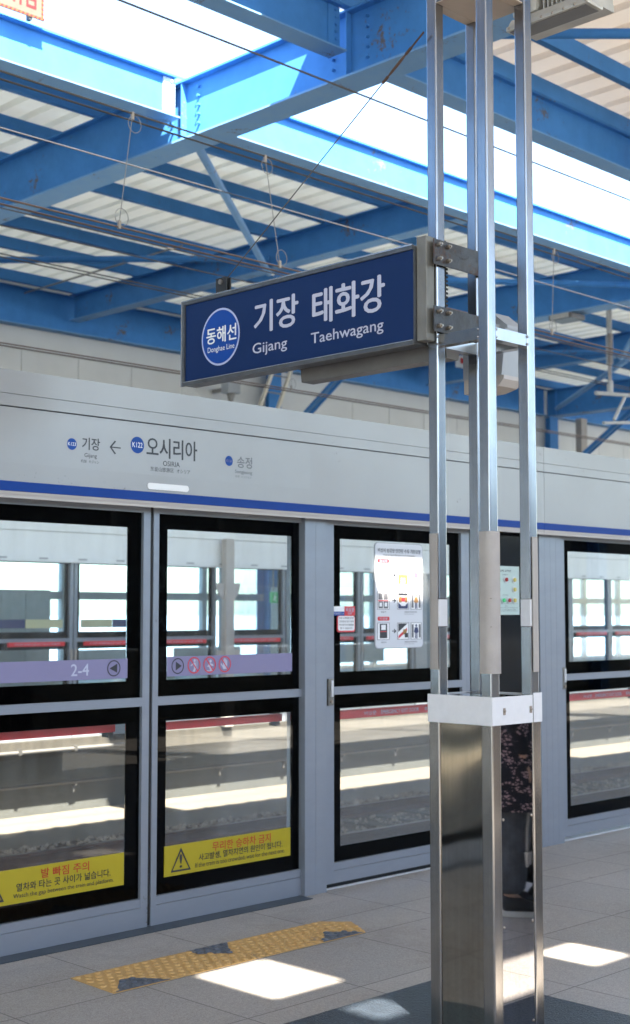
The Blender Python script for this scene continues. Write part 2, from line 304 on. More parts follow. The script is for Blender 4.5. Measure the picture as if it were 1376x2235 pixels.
class MB:
    """collects shapes in world coordinates; build() links ONE mesh object"""
    def __init__(s): s.v = []; s.f = []; s.sm = []
    def add(s, vs, fs, smooth=False):
        n = len(s.v); s.v += [tuple(v) for v in vs]; s.f += [tuple(i+n for i in f) for f in fs]; s.sm += [smooth]*len(fs); return s
    def box(s, x0, x1, y0, y1, z0, z1):
        x0, x1 = min(x0, x1), max(x0, x1); y0, y1 = min(y0, y1), max(y0, y1); z0, z1 = min(z0, z1), max(z0, z1)
        v = [(x0,y0,z0),(x1,y0,z0),(x1,y1,z0),(x0,y1,z0),(x0,y0,z1),(x1,y0,z1),(x1,y1,z1),(x0,y1,z1)]
        return s.add(v, [(0,3,2,1),(4,5,6,7),(0,1,5,4),(1,2,6,5),(2,3,7,6),(3,0,4,7)])
    def bbox(s, x0, x1, y0, y1, z0, z1, b=.003):
        bm = bmesh.new(); bmesh.ops.create_cube(bm, size=1)
        for v in bm.verts:
            v.co = Vector(((x0+x1)/2+v.co.x*(x1-x0), (y0+y1)/2+v.co.y*(y1-y0), (z0+z1)/2+v.co.z*(z1-z0)))
        bmesh.ops.bevel(bm, geom=bm.edges[:], offset=b, segments=2, affect='EDGES', profile=.6)
        return s.bm(bm)
    def bm(s, bm, smooth=False):
        bm.verts.index_update(); s.add([v.co for v in bm.verts], [[v.index for v in f.verts] for f in bm.faces], smooth); bm.free(); return s
    def tube(s, pts, r, n=8, cap=True, smooth=True):
        pts = [Vector(p) for p in pts]; rs = r if isinstance(r, (list, tuple)) else [r]*len(pts)
        vs = []; fs = []; prev = None
        for i, p in enumerate(pts):
            t = (pts[min(i+1, len(pts)-1)]-pts[max(i-1, 0)]).normalized()
            a = prev if prev is not None else (Vector((0, 0, 1)) if abs(t.z) < .9 else Vector((1, 0, 0)))
            u = (a-t*a.dot(t)).normalized(); prev = u; q = t.cross(u)
            for k in range(n):
                an = 2*math.pi*k/n; vs.append(p+(u*math.cos(an)+q*math.sin(an))*rs[i])
        for i in range(len(pts)-1):
            for k in range(n):
                a = i*n+k; b = i*n+(k+1) % n; fs.append((a, b, b+n, a+n))
        s.add(vs, fs, smooth)
        if cap:
            s.add(vs[:n], [tuple(reversed(range(n)))]); s.add(vs[-n:], [tuple(range(n))])
        return s
    def bar(s, a, b, w, h):      # square bar between points
        a, b = Vector(a), Vector(b); t = (b-a).normalized(); up = Vector((0, 0, 1)) if abs(t.z) < .95 else Vector((1, 0, 0))
        u = t.cross(up).normalized(); v = u.cross(t)
        c = [(-1,-1),(1,-1),(1,1),(-1,1)]
        vs = [a+u*x*w/2+v*y*h/2 for x, y in c]+[b+u*x*w/2+v*y*h/2 for x, y in c]
        return s.add(vs, [(0,3,2,1),(4,5,6,7),(0,1,5,4),(1,2,6,5),(2,3,7,6),(3,0,4,7)])
    def sphere(s, c, r, seg=12, rings=8, sc=(1, 1, 1)):
        bm = bmesh.new(); bmesh.ops.create_uvsphere(bm, u_segments=seg, v_segments=rings, radius=r)
        for v in bm.verts: v.co = Vector((v.co.x*sc[0]+c[0], v.co.y*sc[1]+c[1], v.co.z*sc[2]+c[2]))
        return s.bm(bm, True)
    def prism(s, poly, axis, a, b):   # poly of 2D pts extruded along axis; (y,z) for axis 0, (x,z) for 1, (x,y) for 2
        def P(p, t): return (t, p[0], p[1]) if axis == 0 else ((p[0], t, p[1]) if axis == 1 else (p[0], p[1], t))
        n = len(poly); vs = [P(p, a) for p in poly]+[P(p, b) for p in poly]
        fs = [tuple(range(n)), tuple(reversed(range(n, 2*n)))]+[(i, i+n, (i+1) % n+n, (i+1) % n) for i in range(n)]
        return s.add(vs, fs)
    def build(s, name, m, parent=None, label=None, cat=None, group=None, kind=None, recalc=True):
        me = bpy.data.meshes.new(name); off = wloc(parent) if parent else Vector((0, 0, 0))
        org = Vector((0, 0, 0))
        if parent is None and s.v and kind is None:
            xs = [v[0] for v in s.v]; ys = [v[1] for v in s.v]; zs = [v[2] for v in s.v]
            org = Vector(((min(xs)+max(xs))/2, (min(ys)+max(ys))/2, min(zs)))
        me.from_pydata([tuple(Vector(v)-off-org) for v in s.v], [], s.f)
        me.polygons.foreach_set('use_smooth', s.sm)
        if recalc:
            b = bmesh.new(); b.from_mesh(me); bmesh.ops.recalc_face_normals(b, faces=b.faces); b.to_mesh(me); b.free()
        me.materials.append(m if not isinstance(m, str) else M[m]); me.update()
        o = bpy.data.objects.new(name, me); C.objects.link(o); o.location = org
        if parent: o.parent = parent
        return props(o, label, cat, group, kind)

_tc = {}
def text_verts(body, bold):
    k = (body, bold)
    if k in _tc: return _tc[k]
    c = bpy.data.curves.new('t', 'FONT'); c.body = body; c.size = 1; c.offset = bold; c.resolution_u = 3
    o = bpy.data.objects.new('t', c); C.objects.link(o); bpy.context.view_layer.update()
    me = bpy.data.meshes.new_from_object(o.evaluated_get(bpy.context.evaluated_depsgraph_get()))
    vs = [(v.co.x, v.co.y) for v in me.vertices]; fs = [tuple(p.vertices) for p in me.polygons]
    bpy.data.objects.remove(o); bpy.data.curves.remove(c); bpy.data.meshes.remove(me)
    _tc[k] = (vs, fs); return _tc[k]
def text(mb, body, a0, a1, z0, z1, plane, d, bold=.02, flip=False, keep=False):
    """flat lettering fitted to the rectangle; plane 'Y': a is X, at Y=d ; plane 'X': a is Y (a0 > a1 reads towards -Y), at X=d"""
    fat = bold if bold > .01 else 0
    if fat:
        h = (z1-z0)*fat*.8; sg_ = 1 if a1 > a0 else -1
        for q, (da, dz_) in enumerate(((h, 0), (-h, 0), (0, h*.6), (0, -h*.6))):
            text(mb, body, a0+da+sg_*h*.5, a1+da-sg_*h*.5, z0+dz_, z1+dz_, plane, d-.00012*(q+1), 0)
    vs, fs = text_verts(body, 0)
    xs = [v[0] for v in vs]; ys = [v[1] for v in vs]; x0, x1, y0, y1 = min(xs), max(xs), min(ys), max(ys)
    out = []
    for x, y in vs:
        a = a0+(x-x0)/(x1-x0)*(a1-a0); z = z0+(y-y0)/(y1-y0)*(z1-z0)
        out.append((a, d, z) if plane == 'Y' else (d, a, z))
    mb.add(out, fs); return mb
def disc(mb, a, z, r, plane, d, n=40, ra=None, r0=0):
    ra = ra or r; P = lambda u, v: (u, d, v) if plane == 'Y' else (d, u, v)
    o = [P(a+ra*math.cos(2*math.pi*k/n), z+r*math.sin(2*math.pi*k/n)) for k in range(n)]
    if r0 == 0: mb.add(o, [tuple(range(n))])
    else:
        i = [P(a+ra*r0*math.cos(2*math.pi*k/n), z+r*r0*math.sin(2*math.pi*k/n)) for k in range(n)]
        mb.add(o+i, [(k, (k+1) % n, n+(k+1) % n, n+k) for k in range(n)])
    return mb
def poly(mb, pts, plane, d):
    mb.add([(a, d, z) if plane == 'Y' else (d, a, z) for a, z in pts], [tuple(range(len(pts)))]); return mb
def rrect(mb, a0, a1, z0, z1, r, d0, d1):   # rounded plate in a Y plane, thickness d0..d1
    pts = []
    for cx_, cz_, s_ in ((a1-r, z0+r, -90), (a1-r, z1-r, 0), (a0+r, z1-r, 90), (a0+r, z0+r, 180)):
        for k in range(7):
            an = R(s_+15*k); pts.append((cx_+r*math.cos(an), cz_+r*math.sin(an)))
    mb.prism(pts, 1, d0, d1); return mb

# ------------------------------------------------------------------ setting: floors, tracks, ground
MB().box(-34, 46, -5.2, 5.92, -.25, 0).build('platform_floor', 'floor', kind='structure')
MB().box(-34, 46, 13.30, 17.6, -.05, .14).build('opposite_platform_floor', 'conc_slab', kind='structure')
g = MB(); g.add([(-3000, -3000, -7), (3000, -3000, -7), (3000, 3000, -7), (-3000, 3000, -7)], [(0, 1, 2, 3)])
g.build('ground', 'ground', kind='structure')
MB().box(-34, 46, 5.92, 12.75, -1.6, -1.06).build('track_bed', 'ballast', kind='structure')
MB().box(-34, 46, 13.72, 14.1, -1.6, -.06).build('opposite_platform_wall', 'conc_dark', None, 'grey concrete retaining wall below the opposite platform edge', 'wall')
MB().box(-34, 46, 5.85, 5.915, -1.6, -.26).build('platform_edge_wall', 'conc_dark', None, 'grey concrete retaining wall below the near platform edge', 'wall')
MB().box(-34, 46, 12.75, 13.715, -1.6, -.76).build('cable_trough', 'conc_ledge', None, 'pale sunlit concrete ledge running at the foot of the opposite platform wall', 'ledge')
# loose stones
MB().prism([(12.43, -1.0595), (12.50, -.97), (12.749, -.93), (12.749, -1.0595)], 0, -34, 46).build('ballast_shoulder', 'ballast', kind='structure')
rs = random.Random(3); st = MB()
for i in range(5200):
    x = rs.uniform(7, 24); y = rs.choice((rs.uniform(12.44, 12.74), rs.uniform(12.44, 12.74), rs.uniform(11.0, 12.2), rs.uniform(9.6, 10.8))); r = rs.uniform(.016, .04)
    z = -1.06+r*.4 if y < 12.43 else (-.985+(y-12.45)*.17+r*.5)
    d = [Vector((rs.uniform(.6, 1.2)*a, rs.uniform(.6, 1.2)*b, rs.uniform(.5, 1)*c))*r for a, b, c in ((1,0,0),(0,1,0),(-1,0,0),(0,-1,0),(0,0,1),(0,0,-1))]
    an = rs.uniform(0, 6.28); mt = Matrix.Rotation(an, 3, 'Z')@Matrix.Rotation(rs.uniform(-.6, .6), 3, 'X')
    st.add([mt@q+Vector((x, y, z)) for q in d], [(0,1,4),(1,2,4),(2,3,4),(3,0,4),(1,0,5),(2,1,5),(3,2,5),(0,3,5)])
st.build('loose_ballast', 'stone', kind='stuff', recalc=False)
def rail(y, lab):
    t = thing('rail', lab, 'rail', (15, y, -1.06), 'running rails of the two tracks')
    z0 = -1.05
    MB().prism([(y-.065, z0), (y+.065, z0), (y+.065, z0+.012), (y+.01, z0+.03), (y+.01, z0+.105), (y+.035, z0+.115), (y+.035, z0+.14), (y-.035, z0+.14), (y-.035, z0+.115), (y-.01, z0+.105), (y-.01, z0+.03), (y-.065, z0+.012)], 0, -34, 46).build('rail_profile', 'rail', t)
    MB().box(-34, 46, y-.03, y+.03, z0+.1405, z0+.144).build('rail_head', 'railhead', t)
rail(12.35, 'brown steel rail of the far track nearest the sunlit concrete ledge')
rail(10.86, 'brown steel rail of the far track, the one further from the ledge')
rail(8.05, 'outer brown steel rail of the near track')
rail(6.56, 'inner brown steel rail of the near track close to our platform')
ORD = ['first', 'second', 'third', 'fourth', 'fifth', 'sixth', 'seventh', 'eighth', 'ninth', 'tenth', 'eleventh', 'twelfth', 'thirteenth', 'fourteenth', 'fifteenth',
       'sixteenth', 'seventeenth', 'eighteenth', 'nineteenth', 'twentieth']
for k in range(28):
    x = 7.2+k*.62
    t = MB().bbox(x-.12, x+.12, 10.35, 12.72, -1.1, -1.045, .012).build('sleeper', 'conc_slab', None,
        'concrete sleeper under the far track, %s from the left' % (ORD[k] if k < 20 else 'twenty-'+ORD[k-20]), 'sleeper', 'sleepers of the far track')
# pipe and brackets on the opposite wall
t = thing('wall_conduit', 'thin grey cable pipe on brackets along the wall under the opposite platform', 'pipe', (12, 13.6, -.42))
MB().tube([(-5, 13.58, -.40), (40, 13.58, -.40)], .018, 8).build('pipe', 'wire', t)
for k in range(14):
    x = 8.4+1.15*k; MB().box(x-.012, x+.012, 13.55, 13.715, -.44, -.425).box(x-.012, x+.012, 13.60, 13.615, -.52, -.441).build('bracket', 'wire', t)
t = thing('edge_conduit', 'pale pipe clipped to the face of the opposite platform edge', 'pipe', (10, 13.27, .02))
MB().tube([(7.6, 13.26, .03), (10.35, 13.26, .03)], .02, 8).build('pipe', 'lampgrey', t)
for k in range(4): MB().box(7.8+.75*k, 7.84+.75*k, 13.235, 13.298, .0, .06).build('clip', 'wire', t)

# ------------------------------------------------------------------ roof steel
def hbeam(mb, ax, a0, a1, c, zb, h, wd, tf=.018, tw=.014):
    def bx(p0, p1, z0, z1):
        mb.box(a0, a1, p0, p1, z0, z1) if ax == 'x' else mb.box(p0, p1, a0, a1, z0, z1)
    bx(c-wd/2, c+wd/2, zb, zb+tf); bx(c-tw/2, c+tw/2, zb+tf, zb+h-tf); bx(c-wd/2, c+wd/2, zb+h-tf, zb+h)
    return mb
ZT = 6.45
mains = [(-17.35, 'far behind the camera'), (-8.98, 'well behind the camera'), (-.6, 'behind the camera'), (7.78, 'crossing the picture behind the station name sign'), (16.15, 'second from the left, seen through the tube column'), (24.5, 'far away at the right edge'), (32.9, 'fourth along the platform')]
for x, w_ in mains:
    t = thing('roof_frame_beam', 'deep blue steel frame beam over the tracks, '+w_, 'beam', (x, 9, 5.85), 'deep frame beams across the tracks')
    m_ = MB(); hbeam(m_, 'y', -5, 17.3, x, 5.868, .564, .30, .001, .014)
    MB().box(x-.007, x+.007, -5, 17.3, 5.869, 6.431).build('web', 'blue', t)
    MB().box(x-.15, x+.15, -5, 17.3, 5.85, 5.868).build('bottom_flange', 'blue_pale', t)
    MB().box(x-.075, x+.075, -5, 17.3, 6.432, 6.45).build('top_flange', 'blue', t)
    s_ = MB()
    for y in (7.36, 9.44, 12.7, 15.2, 17.05, 3.2, 0): s_.box(x-.07, x-.008, y-.006, y+.006, 5.869, 6.431)
    s_.build('stiffener', 'blue', t)
    b_ = MB()
    for y in (9.25, 9.63, 7.17, 7.55):
        for k in range(5): b_.tube([(x-.04, y, 6.02+k*.085), (x-.008, y, 6.02+k*.085)], .014, 6)
    b_.build('bolt', 'blue', t)
def jbeam(name, y, x0, x1, lab, h=.4, w_=.2, grp='beams along the edge of the roof opening'):
    t = thing(name, lab, 'beam', ((x0+x1)/2, y, 6.45-h), grp); zb = 6.45-h
    MB().box(x0, x1, y-.006, y+.006, zb+.014, 6.436).build('web', 'blue', t)
    MB().box(x0, x1, y-w_/2, y+w_/2, zb, zb+.013).build('bottom_flange', 'blue_pale', t)
    MB().box(x0, x1, y-w_*.3, y+w_/2, 6.437, 6.4495).build('top_flange', 'blue', t)
    return t
for i, (x, _) in enumerate(mains[:-1]):
    xa, xb = x+.16, mains[i+1][0]-.16
    o_ = ORD[i]
    tA = jbeam('opening_edge_beam', 9.44, xa, xb, 'light blue steel beam on the far side of the roof opening, %s bay from the left' % o_)
    tE = jbeam('opening_edge_beam', 7.36, xa, xb, 'blue steel beam on the near side of the roof opening, %s bay from the left' % o_)
    for t, y in ((tA, 9.44), (tE, 7.36)):
        for xx, s in ((xb, -1), (xa, 1)):
            MB().box(min(xx, xx+s*.13), max(xx, xx+s*.13), y-.02, y-.0065, 6.07, 6.43).build('splice_plate', 'splice' if t is tA else 'blue', t)
            b_ = MB()
            for k in range(6): b_.tube([(xx+s*.05, y-.04, 6.10+k*.06), (xx+s*.05, y-.02, 6.10+k*.06)], .012, 6)
            b_.build('bolt', 'splice' if t is tA else 'blue', t)
    jbeam('wall_head_beam', 17.28, xa, xb, 'blue steel beam on top of the panel wall, %s bay from the left' % o_, .58, .2, 'beams on top of the opposite panel wall')
for i, x in enumerate((-13.1, -4.8, 3.75, 11.96, 20.35, 28.7)):
    for nm, y0, y1, side in (('far', 9.55, 17.17, 'opposite platform'), ('near', -5, 7.25, 'near platform')):
        t = thing('cross_beam', 'shallower blue cross beam over the %s, %s from the left' % (side, ORD[i]), 'beam', (x, (y0+y1)/2, 6.05), 'secondary cross beams')
        MB().box(x-.006, x+.006, y0, y1, 6.064, 6.436).build('web', 'blue', t)
        MB().box(x-.1, x+.1, y0, y1, 6.05, 6.063).build('bottom_flange', 'blue_pale', t)
        MB().box(x-.1, x+.1, y0, y1, 6.437, 6.4495).build('top_flange', 'blue', t)
# purlins (lipped channels lying on the beams)
def purlin(y, lab, grp):
    m_ = MB(); z0 = 6.451; z1 = 6.608
    m_.prism([(y-.035, z0), (y+.035, z0), (y+.035, z0+.02), (y+.031, z0+.02), (y+.031, z0+.004), (y-.031, z0+.004), (y-.031, z1-.004), (y+.031, z1-.004), (y+.031, z1-.02), (y+.035, z1-.02), (y+.035, z1), (y-.035, z1)], 0, -30, 40)
    m_.build('purlin', 'blue', None, lab, 'purlin', grp)
for i, y in enumerate((9.72, 10.75, 11.72, 12.70, 14.0, 14.6, 15.55, 17.05)):
    purlin(y, 'blue steel purlin under the opposite roof sheets, %s from the roof opening' % ORD[i], 'purlins of the opposite roof')
for i, y in enumerate((7.33, 6.62, 5.5, 4.3, 3.1, 2.0, .9, .42, -.55, -1.45, -3.0, -4.9)):
    purlin(y, 'blue steel purlin under the near roof sheets, %s from the roof opening' % ORD[i], 'purlins of the near roof')
# profiled roof sheets with the openings that let the sun through
for ya_, yb_, lab in ((9.53, 9.765, 'strip added to block sun along the far edge of the roof opening'), (7.50, 7.615, 'folded metal flashing on the near edge of the roof opening')):
    s_ = 1 if ya_ > 9 else 0  # far strip added to close the gap that let sun in behind the beam
    za_, zb2 = (6.4505, 6.662) if s_ else (6.50, 6.612)
    if s_: MB().add([(-30, ya_, za_), (40, ya_, za_), (40, yb_, zb2), (-30, yb_, zb2), (-30, ya_+.004, za_), (40, ya_+.004, za_), (40, yb_+.004, zb2), (-30, yb_+.004, zb2)], [(0,1,2,3), (4,5,6,7), (0,1,5,4), (3,2,6,7)]).build('sun_block_strip', 'blue', None, lab, 'sun block')
def deck(name, y0, y1, z, holes, m, lab, x0=-30, x1=40, per=.30, t=.055):
    big = [(h[0]-.1, h[1]+.1, h[2]-.1, h[3]+.1) for h in holes]; small = holes; holes = big
    ys = sorted({y0, y1}|{h[2] for h in holes}|{h[3] for h in holes}); mb = MB()
    prof = []; x = x0
    while x < x1:
        prof += [(x, z), (x+per*.66, z), (x+per*.74, z+t), (x+per*.92, z+t)]; x += per
    for j in range(len(ys)-1):
        a, b = ys[j], ys[j+1]; hs = [h for h in holes if h[2] < (a+b)/2 < h[3]]
        pr = []
        for (xa, za), (xb, zb) in zip(prof, prof[1:]):
            cuts = sorted([xa, xb]+[c for h in hs for c in (h[0], h[1]) if xa < c < xb])
            for p, q in zip(cuts, cuts[1:]):
                mid = (p+q)/2
                if any(h[0] < mid < h[1] for h in hs): continue
                zp = za+(zb-za)*(p-xa)/(xb-xa); zq = za+(zb-za)*(q-xa)/(xb-xa)
                mb.add([(p, a, zp), (q, a, zq), (q, b, zq), (p, b, zp)], [(0, 1, 2, 3)])
    o = mb.build(name, m, None, lab, 'roof', recalc=False)
    for h, g in zip(small, big):
        f = MB(); za = z-.014; zb = z-.004; m_ = .045
        f.box(g[0]-m_, g[1]+m_, g[2]-m_, h[2], za, zb).box(g[0]-m_, g[1]+m_, h[3], g[3]+m_, za, zb).box(g[0]-m_, h[0], h[2], h[3], za, zb).box(h[1], g[1]+m_, h[2], h[3], za, zb)
        f.build('sun_patch_mask', 'blue_pale', o)  # flat rings added out of view to give the sun patches straight edges
    return o
HZ = 6.61
def hole(tx0, tx1, ty0, ty1, tz=0.0):      # opening in the roof that lights the floor rectangle
    k = (HZ-tz); return (tx0-.38*k, tx1-.38*k, ty0-.7*k, ty1-.7*k)
holes = [hole(3.98, 4.38, 4.22, 4.72), hole(5.37, 5.65, 3.58, 3.89), hole(4.04, 4.26, 3.68, 3.90), hole(4.45, 5.5, 2.38, 2.76),
         hole(6.10, 6.60, 5.455, 5.61, 1.93), hole(.88, 1.36, 5.455, 5.61, 1.93)]
for xx in (8.04, 9.05, 17.2, 21.4): holes.append(hole(xx-.33, xx+.33, 12.0, 12.22, -1.0))
holes = [h for h in holes]
deck('near_roof_sheet', -5.1, 7.62, HZ, holes, 'deck_bounce_tint', 'profiled roof sheets over the near platform with warm bounce light in their colour, upper right', per=.36)
deck('opposite_roof_sheet', 9.77, 17.7, HZ, [], 'deck', 'off white profiled roof sheets over the opposite platform')
# plan bracing
def brace(a, b, r, lab, m='blue', name='roof_brace'):
    MB().tube([a, b], r, 10).build(name, m, None, lab, 'brace', 'diagonal roof braces')
brace((7.95, 9.55, 6.0), (11.9, 12.75, 6.0), .042, 'pale blue tube brace dropping from the big beam junction to the next cross beam', 'blue_pale')
brace((7.9, 16.95, 6.2), (11.9, 12.75, 6.2), .045, 'blue tube brace lying nearly level in the picture above the wall at left')
brace((7.95, 6.95, 6.2), (11.9, 3.0, 6.2), .042, 'blue tube brace at the top right corner under the warm tinted near roof')
brace((12.05, 12.75, 6.0), (16.0, 9.6, 6.0), .042, 'blue tube brace in the second bay just beyond the sign')
brace((12.05, 12.75, 6.1), (16.0, 16.95, 6.1), .042, 'blue tube brace in the second bay near the wall')
brace((16.3, 9.6, 6.0), (20.25, 12.75, 6.0), .045, 'pale blue tube brace right of the tube column, upper one', 'blue_pale')
brace((20.45, 12.75, 6.0), (24.35, 16.95, 6.0), .05, 'pale blue tube brace right of the tube column, lower one', 'blue_pale')
brace((16.3, 16.95, 6.1), (20.25, 12.75, 6.1), .042, 'blue tube brace behind the grey speaker')
brace((20.45, 12.75, 6.1), (24.35, 9.6, 6.1), .042, 'blue tube brace far right under the third roof bay')
brace((11.08, 17.2, 6.35), (11.06, 13.5, 6.35), .012, 'thin steel tie rod under the opposite roof at left', 'wiregrey', 'tie_rod')
# columns of the frames and knee braces
for i, (x, _) in enumerate(mains):
    for y, nm in ((17.28, 'opposite'), (-4.85, 'near')):
        t = thing('frame_column', 'blue steel H column of the %s frame from the left on the %s side' % (ORD[i], nm), 'column', (x, y, 0), 'blue frame columns')
        MB().box(x-.007, x+.007, y-.135, y+.135, -.2, 5.849).build('web', 'blue', t)
        for s, q in ((-1, y-.15), (1, y+.136)): MB().box(x-.15, x+.15, q, q+.014, -.2, 5.849).build('flange', 'blue', t)
        s = -1 if y > 0 else 1
        k = thing('knee_brace', 'blue knee brace between beam and column, %s frame, %s side' % (ORD[i], nm), 'brace', (x, y+s*.16, 4.4), 'knee braces of the frames')
        MB().bar((x, y+s*.16, 4.45), (x, y+s*2.15, 5.80), .012, .16).build('web', 'blue', k)
        MB().bar((x, y+s*.12, 4.38), (x, y+s*2.25, 5.82), .16, .012).build('flange', 'blue_pale', k)

# ------------------------------------------------------------------ walls with windows
def panel_wall(y, lab, ztop, zwin0, zwin1, sgn, zp):
    t = thing('platform_wall', lab, 'wall', (12, y, 0))
    x = -5.02; MB().box(-30, 40, y, y+.12, -.3, zwin0).build('base_wall', 'conc', t)
    p_ = MB(); xs = [-30.05+1.03*k for k in range(68)]
    for a in xs: p_.box(a+.004, a+1.026, y-.03 if sgn < 0 else y+.125, y-.004 if sgn < 0 else y+.15, zwin1, zp)
    p_.build('cladding_panel', 'wallpanel', t)
    MB().box(-30, 40, y, y+.12, zwin1, ztop).build('backing', 'rubber' if False else 'wallpanel', t)
    MB().box(-30, 40, y-.05 if sgn < 0 else y+.155, y-.031 if sgn < 0 else y+.175, zp-.31, zp-.02).build('fascia', 'wallpanel', t)
    f_ = MB()
    k = 0; a = -30
    while a < 40:
        f_.box(a-.05, a+.05, y+.0, y+.1, zwin0, zwin1); a += 1.4
    f_.box(-30, 40, y+.01, y+.09, 1.80, 1.92).box(-30, 40, y+.02, y+.08, zwin0, zwin0+.08)
    f_.build('window_frame', 'wallframe', t)
    MB().box(-30, 40, y+.045, y+.055, zwin0, zwin1).build('window_glass', 'glass_blue', t)
    return t
panel_wall(17.40, 'grey white panel wall with windows behind the opposite platform', 6.655, .55, 3.0, -1, 5.84)
MB().box(-8, 40, -5.15, -5.05, 0, 1.05).build('parapet', 'conc', None, 'low concrete parapet along the back of the near platform, behind the camera', 'parapet')
t = thing('rear_wall', 'dark grey panel wall at the back of the near platform, behind the camera', 'wall', (5, -5.1, 1.05))
MB().box(-30, 40, -5.14, -5.06, 1.06, 3.3).build('panel', 'rearwall', t)
m_ = MB()
for k in range(34): m_.box(-30+2.1*k, -29.9+2.1*k, -5.05, -5.0, 1.06, 6.2)
m_.build('mullion', 'wallframe', t)

# ------------------------------------------------------------------ platform screen doors
Y0 = 5.62
def pane(parent, x0, x1, z0, z1, cx0, cx1, cz0, cz1, y):
    b = MB(); b.box(x0, x1, y, y+.008, z0, cz0); b.box(x0, x1, y, y+.008, cz1, z1); b.box(x0, cx0, y, y+.008, cz0, cz1); b.box(cx1, x1, y, y+.008, cz0, cz1)
    b.build('tinted_border', 'frit', parent)
    MB().box(cx0+.0005, cx1-.0005, y+.001, y+.007, cz0+.0005, cz1-.0005).build('window', 'glass', parent)
def redbar(parent, x0, x1, zc, y, h=.045, writing=None, face=-1, wplane=None):
    b = MB().bbox(x0, x1, y, y+.035, zc-h/2, zc+h/2, .006).build('push_bar', 'red', parent)
    MB().box(x1-.02, x1+.012, y+.036, y+.09, zc-.05, zc+.03).box(x0-.012, x0+.02, y+.036, y+.09, zc-.05, zc+.03).build('bar_bracket', 'rubber', parent)
    if writing:
        tb = MB(); wd = x1-x0
        for s, a, c, hh in writing:
            text(tb, s, x0+wd*a, x0+wd*c, zc-hh/2, zc+hh/2, 'Y', wplane, .02)
        tb.build('lettering', 'text_white', b)
def leaf(name, lab, grp, x0, x1, dz=0, y=Y0, kind='slide', stl=.045, str_=.045, back=1, bar=None, mid=(1.12, 1.165), z0=.005):
    t = thing(name, lab, 'door', ((x0+x1)/2, y+.01, dz), grp)
    ft = y-.02 if back == 1 else y-.04; fb = y+.04 if back == 1 else y+.028
    f = MB()
    f.box(x0, x0+stl, ft, fb, dz+z0, dz+2.152); f.box(x1-str_, x1, ft, fb, dz+z0, dz+2.152)
    f.box(x0+stl, x1-str_, ft, fb, dz+z0, dz+.105); f.box(x0+stl, x1-str_, ft+.002, fb, dz+.107, dz+.15)
    f.box(x0+stl, x1-str_, ft, fb, dz+mid[0], dz+mid[1]); f.box(x0+stl, x1-str_, ft, fb, dz+2.117, dz+2.152)
    f.build('frame', 'alu', t)
    return t
def windows(t, x0, x1, cx0, cx1, dz=0, y=Y0, mid=(1.12, 1.165), zu=1.25):
    pane(t, x0, x1, dz+mid[1], dz+2.117, cx0, cx1, dz+zu, dz+2.038, y)
    pane(t, x0, x1, dz+.15, dz+mid[0], cx0, cx1, dz+.235, dz+1.036, y)

GD = 'platform screen doors on our side'
LF = Y0-.009    # sticker face
# ---- left sliding leaf
tL = leaf('sliding_door', 'left leaf of the sliding platform door, marked 2-4 with a yellow gap warning', GD, 3.27, 4.392)
windows(tL, 3.315, 4.347, 3.40, 4.26, zu=1.25)
redbar(tL, 3.41, 4.27, 1.008, 5.72, .042)
b = MB().box(3.40, 4.262, LF+.004, Y0-.0005, 1.267, 1.366).build('guide_band', 'lilac', tL, 'lilac band with the door number 2-4')
text(MB(), '2-4', 3.915, 4.022, 1.288, 1.346, 'Y', LF+.002, .02).build('lettering', 'text_white', b)
i_ = MB(); disc(i_, 4.175, 1.319, .041, 'Y', LF+.002, r0=.86); poly(i_, [(4.148, 1.319), (4.196, 1.342), (4.196, 1.296)], 'Y', LF+.002); i_.build('arrow_symbol', 'text_dark', b)
s = MB().box(3.405, 4.252, LF+.004, Y0-.0005, .232, .393).build('warning_sticker', 'yellow', tL, 'yellow sticker: watch the gap')
m_ = MB(); text(m_, '발 빠짐 주의', 3.760, 4.037, .332, .377, 'Y', LF+.002, .015); m_.build('lettering', 'text_red', s)
m_ = MB(); text(m_, '열차와 타는 곳 사이가 넓습니다.', 3.622, 4.168, .287, .325, 'Y', LF+.002, .015)
text(m_, 'Watch the gap between the train and platform.', 3.606, 4.188, .251, .278, 'Y', LF+.002, 0)
def tri(m_, a0, a1, z0, z1, d):
    c_ = (a0+a1)/2; k = .012
    poly(m_, [(a0, z0), (a1, z0), (a1-k*1.1, z0+k*.75), (a0+k*1.1, z0+k*.75)], 'Y', d)
    poly(m_, [(a1, z0), (c_, z1), (c_, z1-k*1.7), (a1-k*1.1, z0+k*.75)], 'Y', d)
    poly(m_, [(c_, z1), (a0, z0), (a0+k*1.1, z0+k*.75), (c_, z1-k*1.7)], 'Y', d)
    text(m_, '!', c_-.008, c_+.008, z0+.018, z1-.035, 'Y', d, .03)
tri(m_, 3.424, 3.556, .251, .373, LF+.002); m_.build('lettering', 'text_dark', s)
